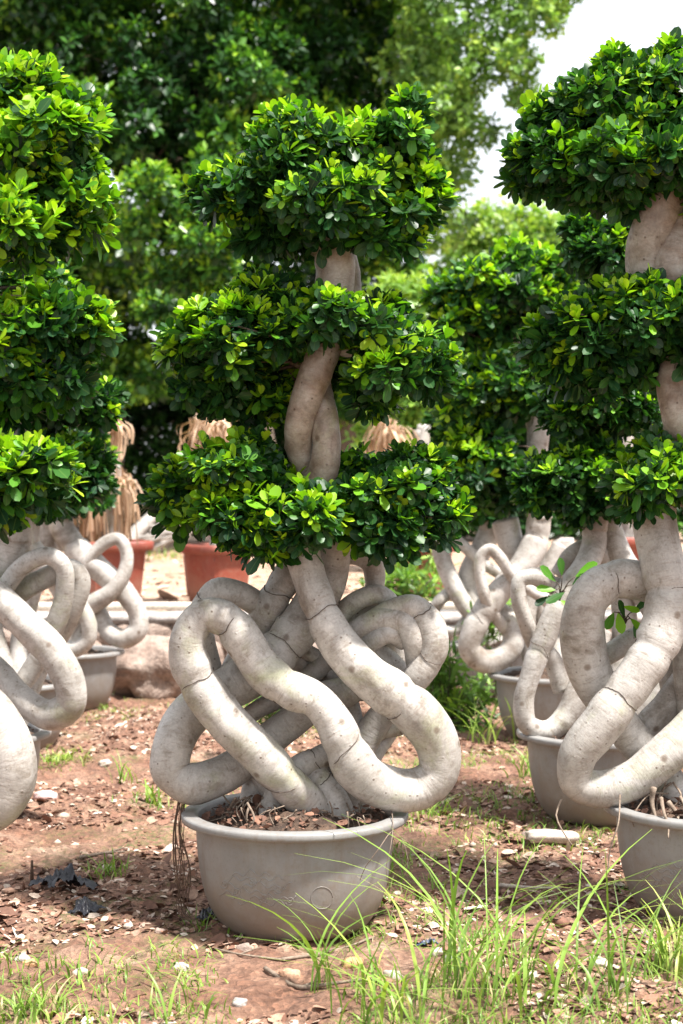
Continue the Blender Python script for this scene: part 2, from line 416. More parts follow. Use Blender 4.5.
def rock_mesh(c, s, seed, n=26, m_=14, amp=.35, flat=0):
    u = np.linspace(0, 2 * np.pi, n, endpoint=False); v = np.linspace(-np.pi / 2 + .08, np.pi / 2 - .08, m_)
    U, Vv = np.meshgrid(u, v)
    d = np.stack([np.cos(Vv) * np.cos(U), np.cos(Vv) * np.sin(U), np.sin(Vv)], -1)
    d = np.sign(d) * np.abs(d)**.75
    k = 1 + amp * (vnoise(d[..., 0] * 1.7 + seed * 5, d[..., 1] * 1.7 + d[..., 2] * 2.1 + seed) * 1.4 + .6 * vnoise(d[..., 0] * 4 + d[..., 2] * 3 + seed, d[..., 1] * 4 - seed) + .25 * vnoise(d[..., 0] * 9 + d[..., 2] * 8, d[..., 1] * 9 + seed))
    p = d * k[..., None] * np.array(s) + np.array(c)
    V = p.reshape(-1, 3)
    i = (np.arange(m_ - 1) * n)[:, None]; j = np.arange(n)[None]; j2 = (j + 1) % n
    q = np.stack([i + j, i + j2, i + n + j2, i + n + j], -1).reshape(-1, 4)
    capb = tuple(range(n - 1, -1, -1)); capt = tuple(range((m_ - 1) * n, m_ * n))
    faces = [tuple(x) for x in q] + [capb, capt]
    return V, faces

# low retaining wall of rough stones, slabs on top, one thing with stones as surface
wall = empty('retaining_wall', (0, 9.85, 0), 'low rough stone retaining wall holding up the sandy terrace behind the pots', 'wall')
V = []; Fc = []; nV = 0
x = -7.5
while x < 7.5:
    w = .16 + .22 * rng.random()
    a, f = rock_mesh((x + w / 2, 9.86 + .03 * rng.random(), .12), (w * .56, .13, .17), rng.random() * 50, 18, 10, .3)
    V.append(a); Fc += [tuple(i + nV for i in q) for q in f]; nV += len(a)
    a, f = rock_mesh((x + w / 2 + .08, 9.9, .30), (w * .6, .12, .10), rng.random() * 50, 18, 10, .3)
    V.append(a); Fc += [tuple(i + nV for i in q) for q in f]; nV += len(a)
    x += w * .93
mesh_obj('stonework', np.vstack(V), Fc, ROCK, wall)
V = []; Fc = []; nV = 0; x = -7.5
while x < 7.5:
    w = .35 + .4 * rng.random()
    a, f = rock_mesh((x + w / 2, 9.93, .405), (w * .52, .16, .04), rng.random() * 50, 24, 8, .12)
    V.append(a); Fc += [tuple(i + nV for i in q) for q in f]; nV += len(a); x += w
mesh_obj('coping', np.vstack(V), Fc, SLAB, wall)
t = Tubes(); t.add([(-7.4, 9.93, .478), (-3, 9.94, .470), (0, 9.93, .474), (3, 9.92, .47), (7.4, 9.93, .475)], .024, seg=12, step=.2)
meta(t.build('water_pipe', PIPE, top=True), 'long cream plastic pipe lying along the top edge of the stone wall', 'pipe')
for (px, py, D, s, lab) in [(152, 668, 9.45, (.21, .16, .19), 'large brown boulder leaning against the wall beside the back left grey pot'),
                            (190, 672, 9.5, (.13, .12, .16), 'dark grey boulder between the large brown boulder and the middle tree'),
                            (392, 672, 9.5, (.2, .15, .15), 'brown boulder at the wall foot behind the right loops of the middle tree')]:
    c = P(px, py, D); c[2] = s[2] * .75
    a, f = rock_mesh(c, s, px * .37, 40, 22, .34); o = top_obj('boulder', a, f, ROCK); meta(o, lab, 'boulder', 'boulders at the wall foot')

# ------------------------------------------------------------------ pots
def lathe(prof, seg, c, sq=0.0, rotz=0.0):
    th_ = np.linspace(0, 2 * np.pi, seg, endpoint=False)
    k = np.ones(seg)
    if sq: k = 1.0 / (np.abs(np.cos(th_))**sq + np.abs(np.sin(th_))**sq)**(1 / sq)
    V = []
    for r, z in prof: V.append(np.stack([c[0] + r * k * np.cos(th_ + rotz), c[1] + r * k * np.sin(th_ + rotz), np.full(seg, c[2] + z)], -1))
    n = len(prof); V = np.vstack(V)
    i = (np.arange(n - 1) * seg)[:, None]; j = np.arange(seg)[None]; j2 = (j + 1) % seg
    q = np.stack([i + j, i + j2, i + seg + j2, i + seg + j], -1).reshape(-1, 4)
    return V, [tuple(x) for x in q] + [tuple(range(seg - 1, -1, -1))]
PROF = [(.183, 0), (.196, .003), (.207, .014), (.222, .035), (.236, .06), (.247, .09), (.255, .12), (.262, .16), (.267, .2), (.270, .24), (.271, .272), (.274, .281), (.283, .285), (.304, .286), (.3095, .288),
        (.3115, .293), (.3115, .302), (.3095, .3065), (.3065, .308), (.278, .3095), (.270, .3075), (.266, .300), (.263, .27), (.258, .22)]
def soil_disc(c, r, z, parent, m=POTSOIL):
    xs = np.linspace(-r, r, 46); X, Y = np.meshgrid(xs, xs); 
    rad = np.sqrt(X**2 + Y**2); ins = rad <= r * 1.0
    k = np.where(rad > r, r / np.maximum(rad, 1e-6), 1); X = X * k; Y = Y * k
    Z = z + .035 * vnoise(X * 14 + c[0] * 9, Y * 14 + c[1]) + .022 * vnoise(X * 40, Y * 40 + c[0]) + .045 * (1 - (np.minimum(rad, r) / r)**2)
    V = np.stack([c[0] + X, c[1] + Y, c[2] + Z], -1).reshape(-1, 3); n = 46
    i = (np.arange(n - 1) * n)[:, None]; j = np.arange(n - 1)[None]
    q = np.stack([i + j, i + j + 1, i + n + j + 1, i + n + j], -1).reshape(-1, 4)
    cen = V[q].mean(1) - np.array(c); q = q[np.hypot(cen[:, 0], cen[:, 1]) < r * .985]
    return mesh_obj('soil', V, q, m, parent)
def chips(pts, size, name, parent=None, flatness=.6, tone=(.0, 1.0), m=LITTER):
    N = len(pts); d = nrm(np.stack([rng.normal(size=N), rng.normal(size=N), rng.normal(0, .25, N)], -1))
    n = nrm(np.stack([rng.normal(0, flatness, N), rng.normal(0, flatness, N), np.ones(N)], -1))
    L = size * np.exp(rng.normal(0, .45, N)); W = L * (.35 + .55 * rng.random(N))
    y = tone[0] + (tone[1] - tone[0]) * rng.random(N)**1.7
    V, Fs, A = leaves(np.asarray(pts) - d * L[:, None] * .5 + np.array([0, 0, .004]), d, n, L, W, y, rng.random(N), 'full', .5)
    return mesh_obj(name, V, Fs, m, parent, attrs={'leaf': A}, smooth=False)
def add_pot(root, c, sc=1.0, relief=False, detail=True):
    V, f = lathe([(r * sc, z * sc) for r, z in PROF], 96, c)
    po = mesh_obj('pot', V, f, POT, root)
    if relief:
        t = Tubes()
        def onpot(px, py):
            D = c[1] - .25
            for _ in range(12):
                p = P(px, py, D); z = p[2] - c[2]
                r = np.interp(z, [q[1] for q in PROF[:11]], [q[0] for q in PROF[:11]]) * sc
                D = c[1] - math.sqrt(max(r * r - (p[0] - c[0])**2, 1e-4))
            return P(px, py, D)
        cx = c[0] / c[1] * F + 341.5
        k = F / c[1] / 366
        def rel(pts, r=.0014): t.add([onpot(cx + (a - 295) * k, HZ + (b - HZ) * (c[1] and (F / c[1]) / 366.0)) for a, b in pts], r, seg=8, step=.004)
        a = np.linspace(0, 2 * np.pi, 22)
        rel([(322 + 11 * math.cos(q), 900 + 11 * math.sin(q)) for q in a], .0011)
        for y0, x0, x1, ph in ((876, 232, 270, 0), (882, 222, 282, 1), (888, 226, 292, 2.4), (894, 220, 286, 3.6), (900, 230, 296, 5), (906, 238, 290, 0.7)):
            xs = np.linspace(x0, x1, 22)
            rel([(q, y0 + 2.6 * math.sin(q * .42 + ph) + 1.6 * math.sin(q * .17 + ph * 2)) for q in xs], .0014)
        for x0, y0 in ((224, 886), (236, 894), (252, 884), (264, 900), (278, 892), (290, 903)):
            rel([(x0 + (1 + 4 * q / 9) * math.cos(q), y0 + (1 + 4 * q / 9) * math.sin(q)) for q in np.linspace(0, 9, 16)], .0014)
        t.build('relief', POT, po)
    soil_disc(c, .262 * sc, .278 * sc, root)
    if detail:
        a = rng.random(420) * 6.28; r = .245 * sc * np.sqrt(rng.random(420))
        pts = np.stack([c[0] + r * np.cos(a), c[1] + r * np.sin(a), c[2] + .292 * sc + .04 * (1 - (r / .262)**2)], -1)
        o = chips(pts, .015, 'pot_litter', root, .8, (.0, .38)); o['kind'] = 'stuff'
    return po
def stem(root, pts, D, name='stem', wires=(), rough=.10, seg=28, step=.011, seed=None, m=BARK):
    pts = np.array([list(P(a, b, D + dd)) + [r * (D + dd) / F] for a, b, dd, r in pts])
    C4 = spline(pts, step); C = C4[:, :3]; rad = np.maximum(C4[:, 3], .004)
    seed = rng.random() * 50 if seed is None else seed
    if wires:
        for w in wires:      # growth pinched under each tie
            i = int(w * (len(C) - 1)); s = np.arange(len(C)) - i
            rad = rad * (1 - .085 * np.exp(-(s / 1.3)**2) + .045 * np.exp(-((s - 4) / 2.5)**2) + .02 * np.exp(-((s + 4) / 2.5)**2))
    V, Q, T, A, fr = tube_data(C, rad, seg, 0, rough, seed)
    o = mesh_obj(name, V, [Q, T], m, root, attrs={'bark': A})
    C, Tn, N, B, s = fr
    for w in wires:
        i = int(w * (len(C) - 1)); th_ = np.linspace(0.2, 2 * np.pi * (.8 + .2 * rng.random()), 40); tl = rng.normal(0, .35); ph = rng.random() * 6.28
        ring = C[i] + (rad[i] * 1.012 + .0005) * (np.cos(th_)[:, None] * N[i] + np.sin(th_)[:, None] * B[i]) + Tn[i] * (rad[i] * tl * np.cos(th_ + ph) + .004 * np.sin(3 * th_ + ph) + .0008 * np.sin(7 * th_ + ph) + .0005 * rng.normal(size=40))[:, None]
        t = Tubes(); t.add(ring, .0012, seg=5, step=.008); t.build('binding_wire', WIRE, o)
    return o
def tier(root, lobes, D, L0=.043, sp=.041, kn=8, youth=(.60, .32), mt=LEAF, kind='full', trunk=None, inner=True, name='foliage_tier', nm=.45):
    W = []
    for q in lobes:
        px, py, dd, rx, rz = q[:5]; k = (D + dd) / F; ry = (q[5] if len(q) > 5 else min(.9 * rx, 90)) * k
        W.append((P(px, py, D + dd), np.array([rx * k * .90, ry, rz * k * .92])))
    sub = []
    for c0, r0 in W:            # ragged clumps standing out of each lobe
        k = int(9 + 16 * (r0[0] * r0[2]) / .03); v = nrm(rng.normal(size=(k, 3)) + np.array([0, -.25, .15]))
        for u in v:
            q = min(r0.min() * .42, .016 + .034 * rng.random())+.012; sub.append((c0 + u * r0 * (.66 + .24 * rng.random()), np.array([q * 1.15, q * 1.15, q * .8])))
    W = [(c0, r0 * .74) for c0, r0 in W]
    p, a = lobe_points(W + sub, sp, .74, 1.1, .2)
    ax = nrm(a + np.array([0, 0, nm]) + rng.normal(0, .28, p.shape))
    big = vnoise(p[:, 0] * 9 + 3, p[:, 2] * 9 + p[:, 1] * 7)
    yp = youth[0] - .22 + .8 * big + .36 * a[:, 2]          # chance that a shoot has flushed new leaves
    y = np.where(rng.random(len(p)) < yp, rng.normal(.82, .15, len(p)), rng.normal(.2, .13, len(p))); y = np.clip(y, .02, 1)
    V, Fs, A = rosettes(p, ax, y, L0, kn, kind)
    if inner:
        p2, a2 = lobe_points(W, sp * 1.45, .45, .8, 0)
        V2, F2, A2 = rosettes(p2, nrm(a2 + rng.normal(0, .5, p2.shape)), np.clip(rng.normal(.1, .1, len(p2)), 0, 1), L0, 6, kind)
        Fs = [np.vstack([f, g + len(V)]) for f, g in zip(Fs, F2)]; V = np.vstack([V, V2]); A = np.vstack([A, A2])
    o = mesh_obj(name, V, Fs, mt, root, attrs={'leaf': A})
    if trunk is not None:
        t = Tubes(); c0 = P(trunk[0], trunk[1], D + trunk[2])
        for i in rng.choice(len(p), min(len(p), 45), replace=False):
            mid = (c0 + p[i]) / 2 + np.array([0, 0, .03]) + rng.normal(0, .025, 3)
            t.add([c0, mid, p[i]], .007, .0018, seg=5, step=.04)
        t.build('twigs', BROWNBARK, o)
    return o

GRP = 'braided root trees in grey pots'
def potted(px, D, label, relief=False, detail=True):
    c = np.array([(px - 341.5) / F * D, D, 0.0]); c[2] = float(gh(c[0], c[1])) * .3
    root = empty('potted_tree', c, label, 'potted tree', GRP)
    add_pot(root, c, 1.0, relief, detail)
    return root, c

# ---- middle tree
T, c = potted(295, 4.6, 'braided root tree in the middle, large looping stems, all three leafy tiers in full view', True)
D = 4.6
S1 = [(330, 838, .03, 21), (318, 818, .0, 20), (302, 799, -.05, 19.5), (282, 778, -.09, 20), (245, 739, -.11, 20.5), (212, 702, -.11, 21), (192, 667, -.11, 20), (188, 637, -.12, 17), (204, 615, -.12, 16), (227, 621, -.12, 17.5),
      (246, 645, -.12, 19), (266, 673, -.12, 20), (291, 690, -.12, 19.5), (314, 699, -.12, 19), (333, 722, -.12, 20), (346, 750, -.12, 21), (362, 775, -.10, 23), (390, 787, -.07, 22), (420, 787, -.05, 21), (438, 772, -.05, 20),
      (437, 744, -.06, 21), (418, 716, -.08, 23), (394, 696, -.09, 23.5), (366, 675, -.09, 22), (340, 646, -.08, 20.5), (322, 612, -.07, 19), (310, 580, -.05, 18), (303, 548, -.02, 18), (303, 520, .0, 19), (306, 495, .0, 20)]
stem(T, S1, D, wires=(.245, .10, .345, .43, .525, .745, .87), seed=3)
S2 = [(338, 540, .08, 15), (330, 575, .09, 17), (312, 608, .08, 21), (285, 645, .05, 22), (250, 675, .05, 22), (215, 695, .05, 22), (188, 716, .04, 22), (173, 745, .01, 21), (172, 772, .0, 20), (190, 783, .0, 20), (215, 777, .02, 19), (240, 764, .05, 18), (265, 744, .06, 17), (290, 724, .06, 17), (318, 702, .05, 17), (350, 690, .07, 16), (385, 670, .1, 14)]
stem(T, S2, D, wires=(.22, .56), seed=9)
stem(T, [(300, 560, .12, 16), (285, 582, .10, 16), (270, 606, .10, 17), (255, 640, .14, 17), (236, 672, .16, 16), (226, 710, .16, 15), (240, 740, .14, 14), (262, 770, .08, 15), (285, 800, .05, 18), (292, 828, .03, 20)], D, wires=(.12,))
stem(T, [(214, 680, .15, 12), (203, 640, .10, 12.5), (202, 608, .07, 12), (216, 591, .07, 12), (240, 594, .08, 12.5), (262, 609, .13, 13), (288, 640, .19, 14), (310, 680, .19, 14), (322, 720, .16, 13)], D, wires=(.3,))
stem(T, [(352, 660, .08, 12), (366, 630, .06, 12), (390, 613, .04, 12.5), (415, 608, .03, 13.5), (431, 626, .02, 14.5), (433, 652, .02, 15), (418, 676, .03, 14), (395, 700, .06, 14), (372, 730, .09, 14), (352, 770, .08, 15), (342, 805, .03, 17), (340, 832, .03, 19)], D, wires=(.28, .42))
stem(T, [(338, 655, .09, 11), (354, 632, .05, 11), (380, 620, .03, 11.5), (402, 622, .02, 12), (414, 640, .02, 12), (417, 664, .06, 11)], D)
stem(T, [(350, 660, .07, 10), (366, 645, .04, 10.5), (388, 633, .02, 10), (404, 640, .05, 10)], D)
stem(T, [(330, 640, .12, 10), (341, 615, .1, 10), (357, 601, .09, 9.5), (378, 595, .09, 9.5), (391, 604, .1, 9), (392, 625, .14, 9), (384, 655, .16, 10)], D)
stem(T, [(338, 555, .16, 10), (356, 554, .16, 10.5), (371, 562, .16, 10.5), (375, 580, .17, 10), (370, 605, .18, 10), (352, 630, .18, 11), (340, 660, .18, 12)], D, wires=(.4,))
stem(T, [(355, 640, .14, 12), (374, 652, .12, 12), (395, 668, .12, 12), (410, 695, .14, 11), (404, 722, .14, 10), (380, 730, .12, 10), (350, 745, .07, 12), (322, 757, .02, 13), (300, 768, .0, 13), (280, 790, .0, 13), (268, 818, -.02, 12)], D, wires=(.75,))
stem(T, [(240, 722, .12, 9), (262, 707, .12, 9.5), (290, 694, .13, 9.5), (312, 675, .14, 10), (335, 655, .14, 11)], D)
stem(T, [(395, 640, .2, 10), (396, 660, .2, 11), (385, 680, .2, 11), (360, 690, .2, 12), (330, 672, .2, 13), (306, 660, .2, 13)], D)
stem(T, [(308, 770, .03, 12), (322, 783, .0, 14), (334, 800, -.01, 15), (345, 826, -.02, 16)], D, wires=(.4,))
stem(T, [(300, 600, .2, 9), (318, 630, .2, 10), (345, 650, .22, 10), (380, 690, .22, 10), (392, 720, .2, 10), (370, 760, .12, 11), (355, 820, .06, 13)], D)
stem(T, [(235, 640, .22, 9), (262, 655, .22, 10), (300, 680, .22, 10), (340, 715, .2, 10), (330, 760, .12, 11), (300, 830, .06, 13)], D)
stem(T, [(365, 600, .22, 8), (345, 640, .22, 9), (300, 700, .2, 9), (268, 740, .16, 9), (255, 775, .1, 10), (248, 830, .06, 12)], D)
stem(T, [(280, 640, .18, 8), (320, 660, .15, 8), (345, 690, .14, 9), (352, 735, .1, 10), (320, 770, .06, 10), (312, 825, .04, 13)], D)
# upper twisted trunk
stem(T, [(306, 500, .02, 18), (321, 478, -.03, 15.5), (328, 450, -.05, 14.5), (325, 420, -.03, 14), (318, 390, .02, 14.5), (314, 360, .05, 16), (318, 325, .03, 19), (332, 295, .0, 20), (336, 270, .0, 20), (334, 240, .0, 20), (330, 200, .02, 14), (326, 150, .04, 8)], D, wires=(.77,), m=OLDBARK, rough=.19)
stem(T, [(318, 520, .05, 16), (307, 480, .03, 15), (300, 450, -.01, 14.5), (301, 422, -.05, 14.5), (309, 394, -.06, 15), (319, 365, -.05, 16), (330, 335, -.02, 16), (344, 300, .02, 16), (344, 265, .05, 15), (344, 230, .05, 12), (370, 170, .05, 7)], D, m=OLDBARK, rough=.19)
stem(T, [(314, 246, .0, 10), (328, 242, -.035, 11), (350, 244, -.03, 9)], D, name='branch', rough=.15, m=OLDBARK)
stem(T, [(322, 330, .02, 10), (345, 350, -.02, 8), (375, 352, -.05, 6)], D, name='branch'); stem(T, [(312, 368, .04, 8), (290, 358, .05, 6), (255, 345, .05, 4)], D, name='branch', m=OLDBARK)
stem(T, [(300, 520, .02, 10), (270, 510, .0, 8), (235, 505, .0, 6)], D, name='branch'); stem(T, [(318, 515, .02, 10), (350, 510, -.02, 8), (390, 510, .0, 6)], D, name='branch')
tier(T, [(300, 160, -.02, 58, 50), (388, 165, .0, 46, 52), (245, 192, -.03, 42, 32), (418, 200, -.02, 26, 38), (325, 205, -.12, 70, 36), (335, 195, .14, 80, 50), (285, 228, .0, 45, 30), (385, 228, -.04, 40, 28), (410, 118, .02, 16, 24), (288, 122, .0, 20, 18), (218, 195, 0, 20, 26)], D, trunk=(332, 235, 0))
tier(T, [(240, 335, -.05, 62, 50), (200, 350, .0, 36, 40), (215, 384, .06, 46, 30), (265, 300, -.02, 45, 28), (325, 318, -.15, 40, 24), (390, 352, -.07, 52, 40), (422, 365, -.03, 30, 36), (370, 320, -.02, 45, 26), (325, 340, .2, 110, 50), (270, 395, .12, 40, 34), (372, 392, .0, 24, 20)], D, trunk=(318, 360, .03))
tier(T, [(232, 490, -.05, 66, 50), (182, 497, .0, 28, 38), (250, 530, -.07, 55, 30), (305, 515, -.15, 50, 32), (400, 502, -.06, 56, 42), (438, 510, -.02, 24, 38), (372, 530, -.08, 50, 26), (250, 458, .0, 24, 20), (318, 500, .2, 120, 48), (415, 472, .02, 34, 22)], D, trunk=(305, 510, .02))
t = Tubes()
for i in range(13):
    x0 = 178 + rng.random() * 10; t.add([P(x0, 795, 4.6), P(x0 - 2 + rng.normal(0, 3), 830, 4.58), P(x0 + rng.normal(0, 4), 870, 4.55), P(x0 + rng.normal(0, 5), 900 + 18 * rng.random(), 4.55), P(x0 + rng.normal(6, 9), 920, 4.5)], .0028 if i < 3 else .0012, .001, 5, .03)
t.build('aerial_root', DARKROOT, T)
t = Tubes()
t.add([P(391, 806, 4.55), P(392, 826, 4.5), P(386, 838, 4.32), P(378, 850, 4.3), P(366, 866, 4.31), P(360, 880, 4.33)], .0018, .001, 5, .02)
t.add([P(391, 806, 4.55), P(393, 828, 4.4), P(390, 850, 4.33), P(386, 868, 4.33), P(388, 886, 4.34)], .0014, .0008, 5, .02)
t.add([P(402, 838, 4.3), P(408, 860, 4.3), P(404, 880, 4.3)], .001, .0006, 5, .02)
t.build('aerial_root', ROOT, T)
t = Tubes()
for a in range(60):
    x0 = 215 + rng.random() * 150; y0 = 792 + rng.random() * 22; D0 = 4.45 + .2 * rng.random()
    q = P(x0, y0 + 4, D0); e = q + np.array([rng.normal(0, .05), rng.normal(-.03, .05), 0]); e[2] = .27; q[2] = .31 + .05 * rng.random()
    m1 = q * .65 + e * .35 + rng.normal(0, .014, 3); m2 = q * .3 + e * .7 + rng.normal(0, .014, 3); t.add([q, m1, m2, e], .0016 + .0028 * rng.random()**2, .0012, 6, .012)
t.build('surface_root', ROOT, T)['kind'] = 'stuff'

# ---- front right tree
T, c = potted(714, 4.7, 'braided root tree cut off by the right edge, with the thick pale loop', True); D = 4.7
stem(T, [(655, 490, .0, 22), (655, 520, .0, 22), (662, 560, -.02, 22), (668, 595, -.04, 21.5), (660, 637, -.06, 21.5), (633, 682, -.08, 21), (600, 724, -.09, 21), (577, 756, -.08, 20), (577, 782, -.06, 18.5), (600, 789, -.05, 18), (628, 781, -.05, 19), (657, 762, -.05, 20), (690, 733, -.04, 21), (720, 700, -.03, 21), (750, 650, .0, 20), (745, 600, .05, 19), (715, 590, .08, 18), (690, 640, .1, 18), (700, 720, .08, 20), (720, 790, .03, 22), (728, 835, .0, 24)], D, wires=(.115, .185, .25))
stem(T, [(720, 640, .12, 17), (690, 608, .1, 17), (663, 590, .08, 17.5), (638, 580, .03, 18), (612, 580, .0, 18.5), (590, 597, -.01, 19.5), (582, 630, .0, 21), (588, 665, .02, 21), (606, 700, .05, 20), (630, 735, .06, 19), (655, 765, .06, 18), (680, 800, .03, 18), (692, 832, .0, 20)], D, wires=(.33, .2))
stem(T, [(590, 665, .14, 10), (612, 652, .14, 11), (640, 636, .13, 11), (672, 640, .14, 13), (690, 670, .14, 15), (668, 705, .13, 15), (645, 735, .13, 14), (668, 775, .1, 14), (700, 830, .05, 16)], D)
stem(T, [(700, 560, .12, 15), (682, 590, .14, 15), (675, 650, .2, 16), (682, 700, .18, 17), (715, 740, .14, 16), (735, 790, .1, 18), (735, 835, .05, 20)], D)
t = Tubes()
for a in range(26):
    x0 = 645 + rng.random() * 130; D0 = 4.5 + .2 * rng.random(); q = P(x0, 790, D0); e = q + np.array([rng.normal(0, .05), rng.normal(-.06, .04), 0]); e[2] = .275; q[2] = .33 + .06 * rng.random()
    m1 = q * .65 + e * .35 + rng.normal(0, .014, 3); m2 = q * .3 + e * .7 + rng.normal(0, .014, 3); t.add([q, m1, m2, e], .002 + .007 * rng.random()**2, .0016, 7, .012)
t.build('surface_root', ROOT, T)['kind'] = 'stuff'
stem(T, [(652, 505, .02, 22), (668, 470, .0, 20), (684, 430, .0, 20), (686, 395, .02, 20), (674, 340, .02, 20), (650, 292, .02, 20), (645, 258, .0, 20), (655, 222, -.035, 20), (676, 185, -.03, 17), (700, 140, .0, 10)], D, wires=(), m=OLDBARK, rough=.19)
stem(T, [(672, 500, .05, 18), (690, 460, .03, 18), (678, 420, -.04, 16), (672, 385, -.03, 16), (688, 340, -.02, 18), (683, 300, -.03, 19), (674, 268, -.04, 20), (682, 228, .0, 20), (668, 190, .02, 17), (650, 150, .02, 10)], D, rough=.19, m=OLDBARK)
tier(T, [(600, 118, -.05, 50, 45), (562, 160, -.05, 44, 40), (660, 112, -.02, 62, 50), (740, 130, 0, 70, 70), (630, 165, -.12, 70, 34), (710, 170, -.1, 70, 40), (610, 190, .02, 66, 24), (536, 168, -.02, 22, 30), (625, 72, 0, 30, 20), (545, 115, -.02, 14, 16), (660, 160, .15, 110, 50), (672, 70, 0, 30, 20)], D, trunk=(665, 170, 0), L0=.045, youth=(.50, .30))
tier(T, [(640, 318, -.08, 56, 36), (588, 338, -.06, 46, 32), (556, 345, -.02, 28, 24), (705, 320, -.1, 60, 44), (600, 365, .03, 55, 28), (665, 350, .12, 90, 40), (610, 300, 0, 34, 20)], D, trunk=(676, 350, 0), L0=.045, youth=(.56, .30))
tier(T, [(668, 478, -.1, 46, 30), (640, 490, -.02, 28, 26), (720, 480, -.05, 60, 44), (690, 470, .15, 80, 40), (660, 452, 0, 30, 18)], D, trunk=(672, 480, 0), L0=.045)
def sprig(root, items, D, name='leafy_shoot'):
    b = []; d = []; n = []; L = []
    for x0, y0, x1, y1, dd in items:
        p = P(x0, y0, D + dd); q = P(x1, y1, D + dd - .02); b.append(p); d.append(q - p); L.append(np.linalg.norm(q - p)); n.append(np.array([rng.normal(0, .25), -.8, .75]))
    b = np.array(b); d = np.array(d); L = np.array(L); n = np.array(n)
    V, Fs, A = leaves(b, d, n, L, L * .5, np.clip(rng.normal(.5, .2, len(L)), 0, 1), rng.random(len(L)))
    o = mesh_obj(name, V, Fs, LEAF, root, attrs={'leaf': A})
    t = Tubes(); cen = b.mean(0)
    for q in b: t.add([cen + np.array([0, .06, -.05]), (cen + q) / 2, q], .0028, .0014, 5, .02)
    t.build('twigs', BROWNBARK, o)
sprig(T, [(614, 612, 606, 630, .1), (618, 612, 622, 634, .1), (625, 618, 618, 600, .1), (634, 612, 645, 601, .1), (630, 618, 643, 630, .1), (634, 622, 640, 640, .1), (622, 606, 640, 612, .1)], D)
t = Tubes(); t.add([P(562, 798, 4.62), P(556, 815, 4.6), P(562, 830, 4.58), P(572, 845, 4.56)], .003, .002, 6, .02); t.add([P(620, 795, 4.6), P(618, 825, 4.5), P(610, 850, 4.5), P(608, 875, 4.5)], .0025, .0015, 6, .02); t.build('aerial_root', ROOT, T)

# ---- second right tree
T, c = potted(603, 6.05, 'braided root tree second in the right row, right behind the thick pale loop'); D = 6.05
stem(T, [(594, 515, .0, 12), (594, 545, .0, 12.5), (586, 566, -.03, 13), (570, 588, -.06, 13), (556, 612, -.09, 12.5), (544, 638, -.1, 12), (533, 668, -.1, 11.5), (524, 700, -.1, 10.5), (528, 724, -.1, 10.5), (548, 731, -.08, 11), (566, 717, -.06, 12), (579, 693, -.04, 13), (592, 660, .0, 13), (600, 630, .03, 12)], D, wires=(.42, .28))
stem(T, [(563, 690, .0, 10), (552, 660, -.01, 10), (536, 644, -.04, 9), (525, 620, -.1, 8), (518, 595, -.12, 7.5), (520, 580, -.12, 7.5), (532, 576, -.11, 8), (548, 583, -.05, 9), (566, 592, .03, 9)], D)
stem(T, [(560, 575, .08, 10), (572, 556, .06, 10), (588, 549, .05, 10.5), (606, 556, .06, 10.5), (618, 580, .08, 11), (625, 630, .08, 13), (620, 690, .05, 14), (610, 745, .0, 16)], D)
stem(T, [(608, 520, .05, 11), (622, 560, .05, 13), (650, 600, .03, 14), (668, 640, .0, 14), (660, 690, -.02, 14), (635, 720, .0, 14), (612, 745, .0, 16)], D)
stem(T, [(575, 600, .1, 10), (588, 640, .12, 11), (600, 690, .1, 12), (590, 745, .04, 14)], D)
stem(T, [(594, 530, .0, 13), (598, 490, .0, 13), (590, 440, .02, 13), (598, 390, .0, 13), (606, 330, .0, 12), (606, 270, .0, 9)], D)
tier(T, [(608, 255, 0, 45, 34), (640, 250, .05, 40, 34), (590, 235, .03, 24, 18)], D, L0=.045, youth=(.34, .26), trunk=(606, 270, 0))
tier(T, [(575, 395, -.02, 40, 34), (620, 405, -.04, 44, 36), (600, 385, .1, 60, 36), (566, 420, -.02, 30, 20)], D, L0=.045, youth=(.36, .26), trunk=(598, 400, 0))
tier(T, [(565, 490, -.06, 42, 34), (612, 490, -.06, 44, 34), (590, 480, .1, 68, 34), (540, 480, -.02, 22, 26), (590, 455, -.02, 30, 20)], D, L0=.045, youth=(.38, .28), trunk=(596, 490, 0))
sprig(T, [(556, 582, 540, 566, -.3), (562, 576, 561, 558, -.3), (575, 577, 598, 563, -.3), (556, 590, 536, 588, -.3), (565, 592, 546, 604, -.3), (572, 585, 586, 574, -.3), (548, 596, 535, 606, -.3), (560, 600, 570, 606, -.3)], D)

# ---- third right tree
T, c = potted(554, 7.9, 'braided root tree third in the right row, left of the thick pale loop', detail=False); D = 7.9
stem(T, [(540, 505, .0, 12), (536, 540, .0, 12.5), (524, 563, -.03, 13), (504, 586, -.06, 13), (486, 608, -.08, 12.5), (473, 630, -.09, 12), (469, 648, -.08, 11.5), (482, 661, -.06, 11.5), (500, 659, -.04, 11.5), (514, 644, -.02, 11), (510, 622, .0, 11), (495, 606, .03, 9)], D, wires=(.12, .5))
stem(T, [(515, 640, .04, 7), (498, 620, -.06, 6.5), (486, 598, -.12, 6), (480, 575, -.13, 5.5), (481, 556, -.13, 5.5), (490, 549, -.13, 5.5), (500, 558, -.13, 6), (513, 577, -.12, 6), (530, 590, -.1, 6), (548, 602, -.06, 7), (562, 625, .0, 8)], D)
stem(T, [(505, 520, .08, 13), (512, 545, .08, 13), (530, 575, .08, 12), (545, 610, .06, 11), (556, 650, .02, 12), (556, 690, .0, 14)], D)
stem(T, [(560, 545, .06, 8), (545, 575, .05, 9), (528, 610, .04, 9), (530, 650, .03, 10), (545, 690, .0, 13)], D)
stem(T, [(562, 540, .1, 12), (570, 580, .1, 12), (565, 630, .1, 12), (566, 690, .04, 14)], D)
